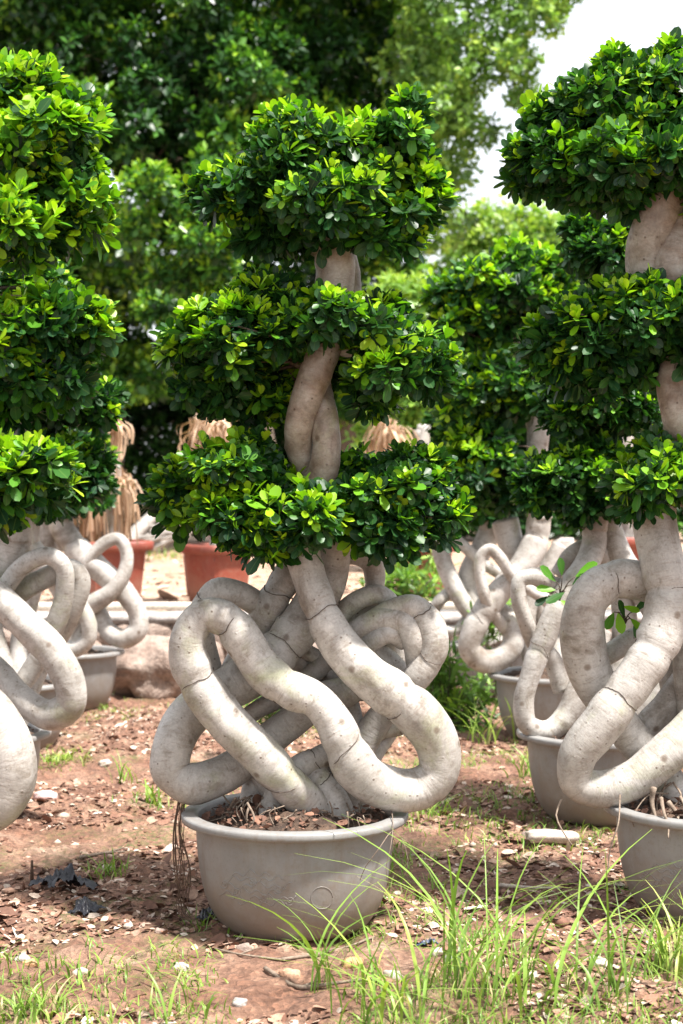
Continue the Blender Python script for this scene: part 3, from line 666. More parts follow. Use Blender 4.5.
stem(T, [(540, 520, .0, 12), (534, 480, .0, 11), (538, 430, .0, 11), (530, 380, .0, 11), (520, 320, .0, 9)], D)
tier(T, [(500, 285, -.04, 62, 36), (455, 300, -.02, 30, 38), (545, 285, .02, 42, 34), (475, 325, -.05, 40, 26), (510, 310, .1, 70, 34), (520, 262, 0, 36, 20)], D, L0=.06, sp=.066, youth=(.66, .28), trunk=(520, 320, 0))
tier(T, [(490, 385, -.04, 44, 32), (462, 405, 0, 26, 26), (530, 385, -.02, 40, 30), (555, 395, .05, 34, 26), (505, 400, .1, 55, 28)], D, L0=.06, sp=.066, youth=(.52, .28), trunk=(532, 390, 0))
tier(T, [(480, 465, -.06, 40, 36), (455, 470, 0, 20, 26), (510, 480, .02, 34, 30), (490, 490, .1, 48, 24), (485, 440, -.02, 30, 20)], D, L0=.06, sp=.066, youth=(.46, .28), trunk=(534, 480, 0))

# ---- fourth right tree (far, thin cross of stems)
T, c = potted(505, 9.3, 'braided root tree last in the right row, thin crossing stems beside the middle tree', detail=False); D = 9.3
stem(T, [(436, 520, .0, 8), (440, 550, .0, 8.5), (450, 578, -.02, 9), (464, 604, -.04, 9), (480, 625, -.03, 9), (490, 660, .0, 11)], D)
stem(T, [(495, 520, .05, 11), (482, 548, .05, 11), (468, 580, .04, 10), (478, 615, .03, 10), (500, 650, .0, 12)], D)
stem(T, [(432, 612, .0, 6), (440, 600, -.02, 6), (452, 592, .02, 6), (466, 590, .03, 6)], D)
stem(T, [(430, 612, .0, 5), (440, 628, -.02, 5), (456, 630, -.03, 5), (468, 618, -.02, 5.5), (485, 600, .0, 6)], D)
stem(T, [(448, 532, -.03, 5), (466, 548, -.04, 5.5), (485, 565, -.03, 5.5), (505, 580, .0, 6), (515, 620, .02, 8), (512, 655, .0, 10)], D)
stem(T, [(490, 530, .05, 10), (490, 480, .05, 9), (488, 400, .05, 8)], D)
tier(T, [(455, 500, 0, 34, 22), (490, 505, 0, 36, 20)], D, L0=.06, sp=.075, youth=(.3, .25), trunk=(490, 490, .05))
tier(T, [(470, 430, 0, 44, 26)], D, L0=.06, sp=.075, youth=(.3, .25), trunk=(490, 430, .05))
tier(T, [(475, 370, 0, 46, 26)], D, L0=.06, sp=.075, youth=(.35, .25), trunk=(488, 390, .05))

# ---- front left tree
T, c = potted(-137, 4.2, 'braided root tree cut off by the left edge, leafy tiers above one fat bend'); D = 4.2
stem(T, [(-150, 540, 0, 24), (-125, 600, -.04, 25), (-75, 655, -.06, 26), (-32, 695, -.06, 26), (0, 735, -.06, 27), (11, 775, -.06, 26), (-5, 808, -.05, 25), (-45, 815, -.03, 25), (-85, 790, .02, 25), (-110, 740, .05, 25), (-90, 690, .08, 24)], D)
stem(T, [(-140, 540, .08, 22), (-180, 600, .06, 24), (-230, 680, .0, 25), (-225, 760, -.02, 25), (-180, 800, .0, 25), (-140, 840, .0, 25)], D)
stem(T, [(-150, 540, .0, 24), (-140, 480, .0, 22), (-125, 420, .0, 22), (-115, 350, .0, 22), (-110, 250, .0, 22), (-100, 150, .0, 14)], D)
stem(T, [(-60, 690, .1, 20), (-90, 740, .1, 20), (-130, 790, .05, 22), (-150, 850, .0, 24)], D)
tier(T, [(35, 150, -.05, 56, 62), (-50, 160, -.05, 90, 90), (68, 205, -.02, 36, 46), (30, 92, .0, 44, 30), (76, 150, .02, 22, 40), (15, 230, -.1, 66, 34), (-20, 150, .15, 110, 80), (75, 120, .04, 24, 22)], D, trunk=(-100, 200, 0), L0=.045, youth=(.85, .28))
tier(T, [(40, 330, -.03, 60, 40), (-50, 350, -.05, 90, 66), (82, 325, .02, 26, 28), (30, 385, .05, 66, 34), (-10, 350, .15, 100, 60)], D, trunk=(-112, 340, 0), L0=.045, youth=(.56, .30))
tier(T, [(12, 478, -.12, 46, 42), (-60, 490, -.1, 80, 58), (45, 475, -.04, 26, 32), (-40, 480, .12, 90, 50)], D, trunk=(-130, 480, 0), L0=.045, youth=(.56, .30))

# ---- second left tree
T, c = potted(-35, 6.1, 'braided root tree second in the left row, its stained fat loop at the edge'); D = 6.1
stem(T, [(-50, 560, .0, 16), (-25, 582, -.06, 16), (2, 602, -.1, 16), (27, 626, -.12, 16), (52, 652, -.13, 16), (69, 680, -.13, 16), (70, 704, -.12, 15.5), (50, 715, -.1, 15), (24, 701, -.07, 14.5), (2, 677, -.02, 14), (-25, 650, .03, 14), (-40, 610, .06, 14)], D, wires=())
stem(T, [(-5, 610, -.0, 9), (7, 586, -.03, 9), (26, 564, -.05, 9), (48, 556, -.05, 9), (63, 566, -.04, 9), (65, 590, -.02, 9.5), (57, 620, .0, 10), (40, 655, .03, 10), (18, 690, .04, 11), (-10, 730, .0, 13)], D)
stem(T, [(0, 615, .06, 10), (20, 593, .05, 10.5), (45, 578, .04, 10.5), (70, 569, .04, 10.5), (79, 580, .05, 11), (74, 602, .06, 11), (60, 632, .09, 11), (40, 662, .1, 11), (10, 735, .02, 13)], D)
stem(T, [(15, 520, .02, 17), (12, 550, .05, 18), (-10, 600, .08, 17), (-30, 660, .06, 17), (-40, 740, .0, 18)], D)
stem(T, [(15, 540, .02, 15), (22, 480, .0, 14), (25, 420, .0, 13), (25, 330, .0, 12)], D)
tier(T, [(60, 470, .0, 56, 30), (30, 480, -.05, 60, 34), (78, 476, .02, 22, 20), (20, 460, .1, 80, 34)], D, trunk=(22, 480, 0), L0=.045, youth=(.48, .28))
tier(T, [(80, 402, .0, 42, 26), (40, 395, -.03, 60, 36), (30, 390, .1, 80, 36)], D, trunk=(25, 400, 0), L0=.045, youth=(.48, .28))
tier(T, [(50, 310, .0, 56, 34), (20, 290, .05, 70, 44)], D, trunk=(25, 320, 0), L0=.045, youth=(.4, .25))

# ---- third and fourth left trees
T, c = potted(8, 7.7, 'braided root tree third in the left row, half hidden behind the stained fat loop', detail=False); D = 7.7
stem(T, [(30, 545, .0, 11), (52, 575, -.04, 10), (74, 598, -.06, 8.5), (88, 620, -.07, 8), (88, 640, -.06, 8), (74, 650, -.04, 8), (58, 640, .0, 8), (45, 620, .02, 8)], D)
stem(T, [(20, 540, .03, 12), (5, 580, .03, 12), (-10, 620, .02, 12), (0, 660, .0, 12), (8, 690, .0, 14)], D)
stem(T, [(40, 560, .08, 9), (30, 600, .08, 10), (20, 640, .05, 10), (20, 690, .0, 12)], D)
stem(T, [(28, 550, .0, 12), (30, 490, .0, 11), (30, 430, .0, 10)], D)
tier(T, [(45, 492, .0, 50, 22), (20, 490, .0, 50, 24)], D, L0=.06, sp=.066, trunk=(30, 490, 0), youth=(.35, .25))
tier(T, [(40, 430, .0, 56, 26)], D, L0=.06, sp=.066, trunk=(30, 440, 0), youth=(.35, .25))
T, c = potted(66, 8.96, 'braided root tree last in the left row, beside the large brown boulder', detail=False); D = 8.96
stem(T, [(56, 505, .0, 12), (62, 528, .0, 13), (80, 552, -.03, 13), (104, 573, -.05, 12), (124, 592, -.06, 10.5), (137, 612, -.06, 10), (138, 630, -.06, 9.5), (124, 639, -.05, 9.5), (108, 630, -.03, 9), (98, 612, .0, 9), (85, 600, .03, 9)], D, wires=(.2,))
stem(T, [(84, 572, -.06, 7), (92, 556, -.08, 6.5), (105, 543, -.09, 6.5), (118, 539, -.09, 6.5), (126, 549, -.09, 6.5), (125, 570, -.1, 7.5), (112, 591, -.1, 9), (92, 604, -.07, 9), (72, 618, -.03, 10), (62, 650, .0, 11)], D)
stem(T, [(50, 510, .05, 11), (45, 545, .05, 11), (56, 580, .05, 11), (72, 610, .04, 11), (75, 655, .0, 13)], D)
stem(T, [(62, 530, .0, 12), (62, 480, .0, 11), (60, 440, .0, 9)], D)
tier(T, [(72, 495, .0, 46, 20), (84, 480, .02, 20, 16)], D, L0=.06, sp=.07, trunk=(62, 490, 0), youth=(.35, .25))
tier(T, [(75, 445, .0, 44, 20)], D, L0=.06, sp=.07, trunk=(62, 450, 0), youth=(.35, .25))

# ------------------------------------------------------------------ terracotta pots with straw-topped stumps
SQ = [(.135, 0), (.15, .01), (.165, .12), (.178, .24), (.187, .33), (.19, .345), (.225, .348), (.232, .356), (.232, .395), (.226, .402), (.19, .402), (.184, .392), (.18, .33)]
def terracotta(px, D, straw, label, rot=.4, sx=1.0):
    c = np.array([(px - 341.5) / F * D, D, 0.0]); c[2] = float(th(c[0], c[1]))
    root = empty('red_planter', c, label, 'planter', 'red planters on the terrace')
    V, f = lathe([(r * sx, z * sx) for r, z in SQ], 64, c, 5.0, rot); po = mesh_obj('pot', V, f, TERRA, root)
    for k in range(4):
        a = rot + (k + .5) * math.pi / 2; t = Tubes(); u = np.array([math.cos(a), math.sin(a), 0])
        t.add([c + u * .163 * sx * 1.17 + np.array([0, 0, .05 * sx]), c + u * .186 * sx * 1.17 + np.array([0, 0, .32 * sx])], .012, seg=8)
        t.build('rib', TERRA, po)
    soil_disc(c, .17 * sx, .33 * sx, root)
    x0 = px
    stem(root, [(x0, 560, 0, 9), (x0 + 3, 520, .02, 9), (x0 - 2, 480, 0, 8), (x0 + 2, 425, 0, 7)], D, name='trunk', seg=16, step=.03)
    stem(root, [(x0 + 5, 560, 0.04, 7), (x0 - 5, 520, .02, 7), (x0 + 4, 480, 0, 6), (x0 - 3, 430, 0, 6)], D, name='trunk', seg=16, step=.03)
    # hanging straw: ribbon strands
    for (sx0, sy0, w, ln) in straw:
        Vs = []; Q = []; A = []; nV = 0
        for _ in range(110):
            a = rng.random() * 6.28; r = rng.random()**.5
            p0 = P(sx0 + w * .45 * r * math.cos(a), sy0 + ln * .55 * rng.random()**1.5 + .25 * w * r * math.cos(a), D + .12 * r * math.sin(a))
            l = ln * (.3 + .8 * rng.random()**.8); ex = w * .5 * r * math.cos(a) + rng.normal(0, w * .22)
            pts = spline([p0, P(sx0 + ex * .6 + rng.normal(0, 2), sy0 + ln * .15 + l * .2 * rng.random(), p0[1] + .06 * r * math.sin(a)), P(sx0 + ex, sy0 + l * .6, p0[1] + .1 * r * math.sin(a)), P(sx0 + ex + rng.normal(0, 2), sy0 + l, p0[1] + .1 * r * math.sin(a))], .05)
            wv = np.array([math.cos(a + 1), math.sin(a + 1), 0]) * (.004 + .006 * rng.random())
            k = len(pts); v = np.concatenate([pts - wv, pts + wv]); i = np.arange(k - 1)
            Q.append(np.stack([i, i + 1, i + k + 1, i + k], -1) + nV); Vs.append(v); nV += 2 * k
            A.append(np.tile([[rng.random(), rng.random(), 1]], (2 * k, 1)))
        mesh_obj('dry_straw', np.vstack(Vs), np.vstack(Q), STRAW, root, attrs={'leaf': np.vstack(A)})
terracotta(112, 10.45, [(112, 415, 24, 46), (120, 466, 26, 72), (90, 485, 26, 60)], 'red planter with dry straw hanging over it, behind the last tree of the left row')
terracotta(217, 10.5, [(212, 412, 40, 56), (200, 420, 24, 60)], 'red planter with dry straw just left of the middle tree trunk, under its lowest tier', .78, .92)
terracotta(422, 10.9, [(388, 416, 42, 56)], 'red planter peeping out under the right side of the middle tree', .5, .85)
terracotta(625, 10.7, [(632, 470, 24, 50)], 'red planter far behind the second tree of the right row', .2)

# grey dead fronds / logs behind
for i, (x0, y0, x1, y1, D0, lab) in enumerate([(118, 548, 172, 500, 17, 'longest grey dry log in the heap before the dark trees'), (128, 552, 186, 512, 17.2, 'grey dry log leaning lowest in the heap before the dark trees'), (150, 540, 205, 498, 17.6, 'short grey dry log at the right end of the heap before the dark trees')]):
    t = Tubes(); p = P(x0, y0, D0); p[2] = .48; q = P(x1, y1, D0 + .8); t.add([p, (p + q) / 2 + np.array([0, 0, .03]), q], .09, .05, 12, .08, .12, i * 3)
    for k in range(3):
        s = p * (1 - .25 * k) + q * .25 * k; t.add([s, s + np.array([.35, -.1, .16 - .1 * k])], .03, .01, 7, .05)
    meta(t.build('dry_log', WOOD, top=True), lab, 'log', 'heap of dry logs')

# ------------------------------------------------------------------ background trees
def far_tree(label, cat, base, lumps, mt, L0, sp, youth, group='trees beyond the terrace', trunk_r=.25, name='broad_tree', kn=6, nm=.5, sparse=1.0):
    base = np.array(base, float); root = empty(name, base, label, cat, group)
    Ws = []
    for q in lumps:
        px, py, D, rx, rz = q[:5]; k = D / F
        Ws.append((P(px, py, D), np.array([rx * k, min(rx, rz) * k * .9 + .1, rz * k])))
    p, a = lobe_points(Ws, sp * .54, .5, 1.06, .16)
    if sparse < 1: 
        kk = rng.random(len(p)) < sparse; p = p[kk]; a = a[kk]
    kk = p[:, 2] > .55; p = p[kk]; a = a[kk]
    ax = nrm(a + np.array([0, 0, nm]) + rng.normal(0, .35, p.shape))
    big = vnoise(p[:, 0] * 1.9 + 3, p[:, 2] * 1.9 + p[:, 1] * 1.3)
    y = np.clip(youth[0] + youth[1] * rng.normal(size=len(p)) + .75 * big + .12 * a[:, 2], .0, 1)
    V, Fs, A = rosettes(p, ax, y, L0 * 1.1, kn, 'dia', .62)
    mesh_obj('crown', V, Fs, mt, root, attrs={'leaf': A}, smooth=False)
    t = Tubes(); top = base + np.array([0, 0, (max(w[0][2] for w in Ws) - base[2]) * .45])
    t.add([base - np.array([0, 0, .1]), (base + top) / 2 + np.array([.1, .05, 0]), top], trunk_r, trunk_r * .5, 12, .2, .1, base[0])
    for w in [w for w in Ws if w[0][2] < top[2] + .4][::4]:
        s = base + (top - base) * (.3 + .6 * rng.random()); t.add([s, (s + w[0]) / 2 + rng.normal(0, .12, 3), w[0]], trunk_r * .12, .01, 7, .15)
    t.build('trunk', BROWNBARK, root)
    return root
def gb(px, D): 
    x = (px - 341.5) / F * D; return (x, D, float(th(x, D)))
def mass(x0, x1, y0, y1, D, st=46):
    L = []
    for a in np.arange(x0, x1, st):
        for b in np.arange(y0, y1, st * .9):
            L.append((a + rng.normal(0, 11), b + rng.normal(0, 11), D + 1.5 * rng.random() + 1.6 * max(0, (b - 180) / 250), st * (.55 + .45 * rng.random()), st * (.45 + .35 * rng.random())))
    return L
L = [q for q in mass(-140, 240, -200, 420, 16.6) if not (25 < q[0] < 60 and 0 < q[1] < 50)] + mass(-140, 240, -200, 200, 18.6, 64)
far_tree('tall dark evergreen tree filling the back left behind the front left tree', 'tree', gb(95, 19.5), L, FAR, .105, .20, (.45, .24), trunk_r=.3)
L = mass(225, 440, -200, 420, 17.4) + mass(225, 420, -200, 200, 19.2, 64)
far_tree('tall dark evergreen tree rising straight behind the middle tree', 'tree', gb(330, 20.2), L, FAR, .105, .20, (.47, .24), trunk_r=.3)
L = [(150, 185, 14.4, 30, 20), (205, 240, 14.4, 36, 20), (175, 275, 14.7, 30, 16), (135, 225, 14.6, 24, 18), (222, 300, 14.9, 34, 20), (185, 205, 14.5, 22, 14), (215, 265, 14.6, 30, 16), (160, 310, 15.2, 24, 18), (200, 345, 15.2, 26, 18)]
far_tree('lighter tipped young tree in the gap between the front left tree and the middle tree', 'tree', gb(262, 15.2), L, FAR, .085, .15, (.58, .25), trunk_r=.09, name='young_tree')
L = [(440, 20, 17, 46, 34), (500, 10, 17, 46, 26), (470, 70, 17, 36, 26), (540, 20, 16.8, 28, 20), (430, 110, 17, 40, 30), (515, 60, 16.8, 28, 22), (480, 130, 17, 26, 18), (420, -40, 17, 60, 40), (510, -50, 17, 60, 36), (450, 175, 17.2, 30, 24), (525, 95, 16.9, 18, 18), (430, 225, 17.2, 36, 28), (400, 160, 17.5, 40, 40), (455, 45, 17.1, 44, 30), (420, 70, 17.2, 44, 36), (475, -5, 17.1, 50, 30), (445, 90, 17.2, 40, 34), (490, 40, 17, 34, 26), (440, 145, 17.4, 36, 30), (545, 5, 16.9, 24, 14), (560, -10, 16.8, 30, 20)]
far_tree('airy pale tree with drooping sprays against the white sky', 'tree', gb(425, 17.6), L, PALE, .085, .19, (.36, .22), trunk_r=.12, name='airy_tree', kn=6, nm=-.4, sparse=.85)
L = [(510, 235, 22, 62, 34), (560, 245, 22.4, 50, 32), (470, 270, 22, 40, 34), (520, 290, 21.6, 70, 40), (600, 280, 22.4, 50, 36), (500, 350, 21.8, 80, 46), (580, 350, 22, 60, 46), (440, 330, 21.5, 36, 40), (530, 420, 22, 80, 50), (620, 400, 22.2, 50, 60), (470, 430, 22, 60, 50), (640, 290, 22.5, 50, 50), (700, 330, 22.5, 60, 70)]
far_tree('rounded yellow green tree below the white patch of sky', 'tree', gb(530, 22.6), L, PALE, .12, .20, (.62, .2), trunk_r=.2, name='round_tree')
L = [(400, 300, 13.6, 34, 26), (425, 340, 13.8, 26, 26), (395, 360, 13.7, 36, 30), (420, 400, 13.8, 34, 30), (390, 440, 13.8, 38, 30), (430, 460, 13.9, 34, 30), (410, 500, 14, 40, 26)]
far_tree('bright yellow green shrub behind the right side of the middle tree', 'shrub', gb(410, 14.2), L, PALE, .08, .13, (.55, .2), group='shrubs at the terrace back', trunk_r=.05, name='leafy_shrub')
def hedge(px0, px1, D, top, label, y=(.1, .12)):
    L = []
    for px in np.arange(px0, px1, 34):
        for py in np.arange(top, 560, 36): L.append((px + rng.normal(0, 6), py + rng.normal(0, 6), D + .5 * rng.random(), 32, 28))
    far_tree(label, 'hedge', gb((px0 + px1) / 2, D + .3), L, FAR, .10, .17, y, group='dark hedges under the tall trees', trunk_r=.06, name='hedge')
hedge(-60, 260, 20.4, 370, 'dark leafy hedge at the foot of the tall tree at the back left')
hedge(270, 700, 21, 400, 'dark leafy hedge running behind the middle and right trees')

# ------------------------------------------------------------------ small plants and ground things
def blades(pts, n_each, H, spread, wid, youth, lean=.6, upright=0.35):
    Vs = []; Q = []; A = []; nV = 0
    for p in pts:
        for _ in range(n_each if np.isscalar(n_each) else int(n_each)):
            h = H * (.45 + .75 * rng.random()); a = rng.random() * 6.28; l = (upright + lean * rng.random())
            b = np.array(p, float) + np.array([rng.normal(0, spread), rng.normal(0, spread), -.01])
            d = np.array([math.cos(a), math.sin(a), 0]); k = 8; t_ = np.linspace(0, 1, k)
            bend = l * h * t_**2 * (.6 + .8 * rng.random()); droop = -.45 * l * h * t_**3 * rng.random()
            C = b + d * bend[:, None] + np.array([0, 0, 1]) * (h * t_ * (1 - .22 * l * t_) + droop)[:, None]
            s = np.array([-d[1], d[0], 0]) * math.cos(rng.normal(0, .6)) + d * .3 * rng.normal()
            w = wid * (.6 + .7 * rng.random()) * np.minimum(1, 1.15 - t_**1.6) * np.minimum(1, .5 + 2 * t_)
            Lf = C - s * w[:, None] + np.array([0, 0, .25]) * w[:, None]; Rt = C + s * w[:, None] + np.array([0, 0, .25]) * w[:, None]
            v = np.vstack([Lf, C, Rt]); i = np.arange(k - 1)
            Q.append(np.vstack([np.stack([i, i + k, i + k + 1, i + 1], -1), np.stack([i + k, i + 2 * k, i + 2 * k + 1, i + k + 1], -1)]) + nV)
            yv = np.clip(youth + rng.normal(0, .16), 0, .93) if rng.random() > .06 else 1.0
            A.append(np.tile([[yv, rng.random(), .5]], (3 * k, 1))); Vs.append(v); nV += 3 * k
    return np.vstack(Vs), np.vstack(Q), np.vstack(A)
def tuft(pxs, n, H, spread, wid, youth, label, cat='grass tuft', group='grass tufts in the red earth', name='grass_tuft', lean=.6, gz=None, up=.35):
    pts = []
    m0 = np.mean(pxs, axis=0); pxs = [tuple(m0 + (np.array(q) - m0) * .18) for q in pxs]
    for px, py in pxs:
        p = G(px, py, 0 if gz is None else gz); p[2] = float(gh(p[0], p[1])) if gz is None else float(th(p[0], p[1])); pts.append(p)
    V, Q, A = blades(pts, n, H, spread, wid, youth, lean, up)
    return meta(top_obj(name, V, Q, GRASS, attrs={'leaf': A}), label, cat, group)
tuft([(470, 1010), (500, 1000), (445, 1015), (520, 1012)], 15, .42, .08, .0042, .42, 'tallest grass tuft in front, right of the middle pot', lean=.9)
tuft([(560, 1005), (590, 1012), (615, 1000)], 11, .38, .08, .0042, .42, 'leaning grass tuft in front of the cut-off right pot', lean=1.1)
tuft([(385, 1012), (405, 1020), (360, 1018)], 11, .34, .08, .004, .45, 'loose grass tuft in front of the right side of the middle pot', lean=1.1)
tuft([(318, 985), (330, 995)], 5, .32, .03, .005, .5, 'few long grass blades standing against the middle pot')
tuft([(668, 985), (683, 975), (690, 990)], 30, .22, .04, .0035, .7, 'feathery yellow green tuft at the foot of the cut-off right pot', lean=.9)
tuft([(157, 800), (153, 806)], 12, .13, .015, .0045, .55, 'bright short grass tuft left of the middle pot, under the left loop')
tuft([(495, 735), (485, 745), (470, 752)], 8, .26, .04, .005, .5, 'tall pale grass tuft between the middle tree and the third right pot')
tuft([(530, 775), (520, 785)], 8, .22, .03, .004, .55, 'grass tuft at the left foot of the second right pot')
tuft([(54, 766), (60, 768), (64, 766)], 40, .07, .04, .004, .6, 'low bright green patch below the stained fat loop', cat='grass patch')
tuft([(200, 1015), (150, 1012)], 6, .20, .04, .0035, .6, 'thin grass stalks at the bottom left of the middle pot')
tuft([(30, 1000), (60, 1008), (10, 1010)], 24, .10, .045, .0035, .45, 'short grass tuft in the bottom left corner')
tuft([(420, 820), (450, 815), (435, 808)], 10, .10, .05, .004, .5, 'short grass tuft right of the big right loop')
tuft([(126, 782), (130, 788), (123, 785)], 5, .16, .03, .0035, .5, 'thin grass stalks between the fat left loop and the middle pot')
tuft([(106, 876), (114, 870), (111, 864)], 16, .09, .03, .0035, .5, 'sparse short grass on bare earth left of the middle pot')
tuft([(215, 690), (190, 700)], 6, .12, .05, .004, .55, 'short grass at the boulder foot behind the middle tree')
tuft([(250, 735), (270, 740)], 24, .10, .05, .004, .35, 'dark green tuft seen through the left loop of the middle tree')
tuft([(175, 560), (150, 552), (200, 556)], 40, .13, .35, .006, .45, 'green grass fringe near the dry logs', cat='grass patch', gz=.46)
def bush(pxs, D, L0, n, r, youth, label, name='leafy_shrub', wr=.22, up=.9, gz=0.0, mt=PALE):
    V_ = []; base = P(pxs[0][0], 600, D); base[2] = gz
    root = empty(name, base, label, 'shrub', 'low shrubs between the pots')
    pts = []
    for px, py in pxs:
        c0 = P(px, py, D); q = c0 + rng.normal(0, 1, (n, 3)) * r * np.array([1, .8, .9]); pts.append(q)
    p = np.vstack(pts); p = p[p[:, 2] > gz + .03]
    ax = nrm(np.array([0, -.2, up]) + rng.normal(0, .5, p.shape)); y = np.clip(rng.normal(youth, .2, len(p)), 0, 1)
    V, Fs, A = rosettes(p, ax, y, L0, 8, 'full', wr)
    mesh_obj('foliage', V, Fs, mt, root, attrs={'leaf': A})
    t = Tubes()
    for q in p[::3]: t.add([base + rng.normal(0, .04, 3) * np.array([1, 1, 0]), (base + q) / 2 + rng.normal(0, .02, 3), q], .004, .002, 5, .05)
    t.build('stems', BROWNBARK, root)
bush([(440, 690), (462, 680), (455, 710), (475, 705), (440, 655), (460, 730)], 8.3, .085, 22, .07, .38, 'dark narrow-leaved shrub filling the gap right of the middle tree', up=.7)
bush([(405, 588), (420, 593), (395, 580)], 10.3, .10, 16, .07, .35, 'small spiky shrub before the red planter right of the middle tree', gz=.46)
bush([(395, 562), (432, 572), (385, 580)], 10.5, .10, 14, .07, .65, 'small yellow leaved shrub behind the spiky one right of the middle tree', gz=.46, wr=.2)
bush([(250, 700), (262, 715), (285, 690)], 7.2, .06, 14, .06, .2, 'low dark shrub seen through the left loop of the middle tree', up=.8)
bush([(495, 612), (500, 625)], 9.0, .08, 14, .05, .5, 'small shrub seen inside the loop of the third right tree', up=.8)

# stones, litter and rubbish
def pebble(px, py, s, m, lab, cat='stone', group='loose stones on the earth', name='stone', flat=.6):
    c = G(px, py); c[2] = float(gh(c[0], c[1])) + s * .15
    a, f = rock_mesh(c, (s, s * (.7 + .4 * rng.random()), s * flat), px * .71 + py * .13, 18, 10, .38)
    meta(top_obj(name, a, f, m), lab, cat, group)
for px, py, s, m, lab in [
    (352, 972, .026, ORANGE, 'orange stone in front of the middle pot'), (289, 976, .026, simple('rusty_stone', (.42, .22, .13), (.52, .33, .22), 30), 'rust coloured stone with a twig beside it before the middle pot'),
    (181, 968, .020, STONE, 'rounded cream stone in the bare patch left of the middle pot'), (530, 985, .017, STONE, 'pale stone behind the tallest front grass tuft'),
    (598, 977, .022, STONE, 'upright pale stone before the cut-off right pot'), (437, 962, .016, STONE, 'small tan stone behind the front grass'),
    (70, 890, .016, STONE, 'cream stone in front of the black plastic rag'), (76, 905, .018, SLAB, 'grey stone touching the black plastic rag'),
    (108, 866, .022, STONE, 'pale stone in line with the base of the fat left loop'), (30, 960, .020, ORANGE, 'pinkish stone at the bottom left, below the black rag'),
    (22, 957, .020, SLAB, 'grey pebble beside the pinkish stone at bottom left'), (80, 972, .018, STONE, 'flat stone in the bottom left foreground'),
    (128, 930, .013, STONE, 'small pale pebble right of the black plastic rag'), (240, 1000, .018, SLAB, 'grey stone at the bottom below the middle pot'),
    (100, 708, .028, STONE, 'pale rubble lump in front of the back left grey pot'), (105, 767, .026, STONE, 'cream lump beside the low bright green patch'),
    (160, 935, .014, ROCK, 'brown clod by the hanging dark roots'), (640, 945, .02, ROCK, 'brown clod at the base of the cut-off right pot'),
    (452, 972, .019, SLAB, 'grey stone hidden among the front grass'), (393, 985, .022, STONE, 'flat pale stone at the left of the front grass'),
    (243, 950, .022, ROCK, 'dark clod under the left foot of the middle pot'), (530, 838, .03, ROCK, 'brown clod in front of the second right pot')]:
    pebble(px, py, s, m, lab)
a, f = rock_mesh(G(552, 843) + np.array([0, 0, .02]), (.085, .045, .022), 3.3, 24, 10, .3)
meta(top_obj('flat_stone', a, f, STONE), 'long flat pale slab lying in front of the second right pot', 'stone')
a, f = rock_mesh(G(100, 704) + np.array([0, 0, .02]), (.05, .04, .02), 8.3, 20, 10, .3); meta(top_obj('plastic_scrap', a, f, WHITE), 'white scrap by the back left grey pot', 'rubbish')
a, f = rock_mesh(G(45, 800) + np.array([0, 0, .015]), (.045, .035, .018), 5.1, 20, 10, .4); meta(top_obj('plastic_scrap', a, f, PINK), 'pink plastic scrap beside the fat bend at the left edge', 'rubbish')
def rag(px, py, w, d, h, m, lab, seed, rot=0):
    n = 34; u = np.linspace(-1, 1, n); U, Vv = np.meshgrid(u, u)
    c = G(px, py); rr = np.sqrt(U**2 + Vv**2)
    X = U * w * (1 + .5 * vnoise(U * 2 + seed, Vv * 2)); Y = Vv * d * (1 + .5 * vnoise(U * 2, Vv * 2 + seed))
    Xr = X * math.cos(rot) - Y * math.sin(rot); Yr = X * math.sin(rot) + Y * math.cos(rot)
    Z = h * (np.clip(1.1 - rr, 0, 1) * (.5 + 1.6 * np.abs(vnoise(U * 4 + seed, Vv * 4))) + .9 * np.abs(vnoise(U * 9 + seed, Vv * 9)) * np.clip(1.3 - rr, 0, 1)) + .004
    V = np.stack([c[0] + Xr, c[1] + Yr, gh(c[0] + Xr, c[1] + Yr) + Z], -1).reshape(-1, 3)
    i = (np.arange(n - 1) * n)[:, None]; j = np.arange(n - 1)[None]; q = np.stack([i + j, i + j + 1, i + n + j + 1, i + n + j], -1).reshape(-1, 4)
    cen = np.stack([U, Vv], -1).reshape(-1, 2)[q].mean(1); ang = np.arctan2(cen[:, 1], cen[:, 0])
    q = q[np.hypot(cen[:, 0], cen[:, 1]) < .78 + .45 * vnoise(ang * 2.2 + seed, np.full(len(ang), seed)) + .2 * vnoise(ang * 7, np.full(len(ang), seed))]
    return meta(top_obj('plastic_rag', V, q, m), lab, 'rubbish', 'plastic rags on the earth')
rag(62, 892, .12, .10, .06, BLACK, 'crumpled black plastic rag on the bare earth at the left', 2.2, -.4)
rag(86, 914, .06, .05, .035, BLACK, 'small black plastic rag trailing from the larger crumpled one', 7.7, -.3)
rag(206, 922, .04, .05, .03, BLACK, 'black plastic shred tucked under the left side of the middle pot', 4.1)
rag(427, 948, .045, .025, .022, simple('blue_plastic', (.03, .04, .08), (.07, .09, .15), 30, .35), 'dark blue plastic shred behind the front grass', 9.1)
t = Tubes(); p = G(32, 880); p[2] = 0; t.add([p, p + np.array([.0, 0, .06])], .006, .004, 7)
meta(t.build('twig', DARKROOT, top=True), 'short dark upright twig beside the black plastic rag', 'twig')
def stick(pts, r, lab, m=ROOT):
    t = Tubes(); q = []
    for px, py in pts:
        p = G(px, py); p[2] = float(gh(p[0], p[1])) + r * 1.4; q.append(p)
    t.add(q, r, r * .5, 8, .02, .1, pts[0][0]); p = q[1]; t.add([p, p + np.array([.05, .03, .01])], r * .6, r * .3, 6)
    meta(t.build('twig', m, top=True), lab, 'twig', 'dry twigs on the earth')
stick([(265, 970), (300, 985), (330, 990), (370, 992), (395, 996)], .006, 'long pale twig lying before the middle pot')
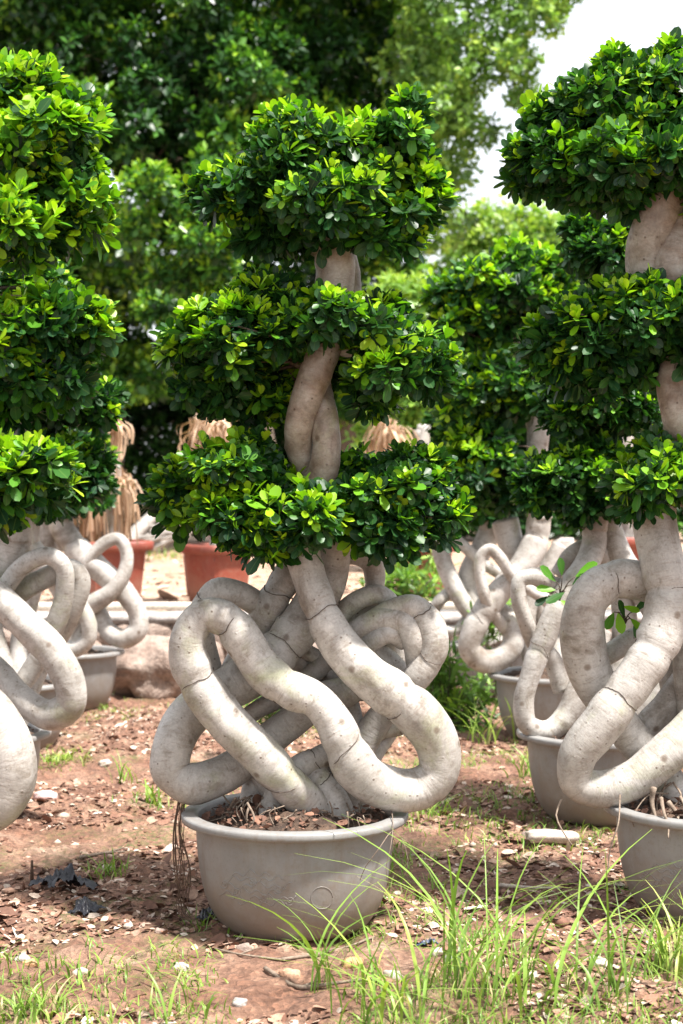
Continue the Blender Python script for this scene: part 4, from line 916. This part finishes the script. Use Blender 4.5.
stick([(282, 962), (320, 955), (350, 945), (375, 942)], .005, 'pale twig leaning toward the foot of the middle pot')
stick([(500, 885), (535, 890), (560, 893)], .006, 'pale straight twig on the earth between the middle and right pots', STONE)
stick([(80, 852), (108, 848), (125, 846)], .007, 'dark twig on the earth left of the hanging roots')
stick([(285, 962), (240, 958), (215, 950)], .004, 'thin curved twig under the left side of the middle pot')
# uncountable litter: dry leaf bits and gravel; never under the pots
def ground_pts(n, y0, y1, xr, patch=0):
    y = y0 + (y1 - y0) * rng.random(n)**1.25; x = (rng.random(n) * 2 - 1) * (xr + .22 * (y - 3.6))
    if patch: 
        k = vnoise(x * 1.7 + patch, y * 1.7) + .35 * vnoise(x * 6, y * 6 + patch) > -.08; x = x[k]; y = y[k]
    return np.stack([x, y, gh(x, y)], -1)
o = chips(ground_pts(34000, 3.4, 9.7, .95, 3), .021, 'leaf_litter', None, .45); meta(o, 'dry brown leaf bits and bark chips strewn over the red earth', 'litter', kind='stuff')
p = ground_pts(5200, 3.4, 9.7, .95, 7); N = len(p)
OCT = nrm(np.array([[1, 0, 0], [-1, 0, 0], [0, 1, 0], [0, -1, 0], [0, 0, 1], [0, 0, -1], [.7, .7, .3], [-.7, .7, .3], [.7, -.7, .3], [-.7, -.7, .3]]))
of = np.array([[0, 6, 4], [6, 2, 4], [2, 7, 4], [7, 1, 4], [1, 9, 4], [9, 3, 4], [3, 8, 4], [8, 0, 4], [6, 0, 5], [2, 6, 5], [7, 2, 5], [1, 7, 5], [9, 1, 5], [3, 9, 5], [8, 3, 5], [0, 8, 5]])
s = .0055 * np.exp(rng.normal(0, .5, N))
V = p[:, None] + OCT[None] * (s[:, None, None] * (.7 + .6 * rng.random((N, 10, 1)))) * np.array([1.2, 1, .7])
V = V.reshape(-1, 3); Fo = (of[None] + (np.arange(N) * 10)[:, None, None]).reshape(-1, 3)
A = np.repeat(np.stack([.1 + .8 * rng.random(N)**1.5, rng.random(N), np.ones(N)], -1), 10, 0)
o = mesh_obj('gravel', V, Fo, LITTER, None, False, {'leaf': A}); meta(o, 'fine gravel and crumbs of earth between the pots', 'gravel', kind='stuff')
y = 10.1 + 9 * rng.random(2600)**1.3; x = (rng.random(2600) * 2 - 1) * (2.6 + .2 * (y - 10)); o = chips(np.stack([x, y, th(x, y)], -1), .05, 'terrace_litter', None, .4, (.3, 1.0)); meta(o, 'dry pale leaves scattered over the sandy terrace', 'litter', kind='stuff')
p = ground_pts(7000, 3.5, 9.4, .95); x, y = p[:, 0], p[:, 1]
w = vnoise(x * 1.5 + 20, y * 1.5) + .4 * vnoise(x * 5, y * 5) + np.where((x > .0) & (y < 4.15), .42, 0) + np.where((y > 4.7) & (y < 6.2) & (x > .1) & (x < .9), .2, 0) + np.where((y > 5.2) & (y < 7.5) & (x < -.3), .12, 0)
p = p[w > -.04]
V, Q, A = blades(p, 3, .055, .02, .0026, .42, .9)
o = mesh_obj('low_grass', V, Q, GRASS, None, True, {'leaf': A}); meta(o, 'thin low grass and weeds sprouting over the earth', 'grass', kind='stuff')
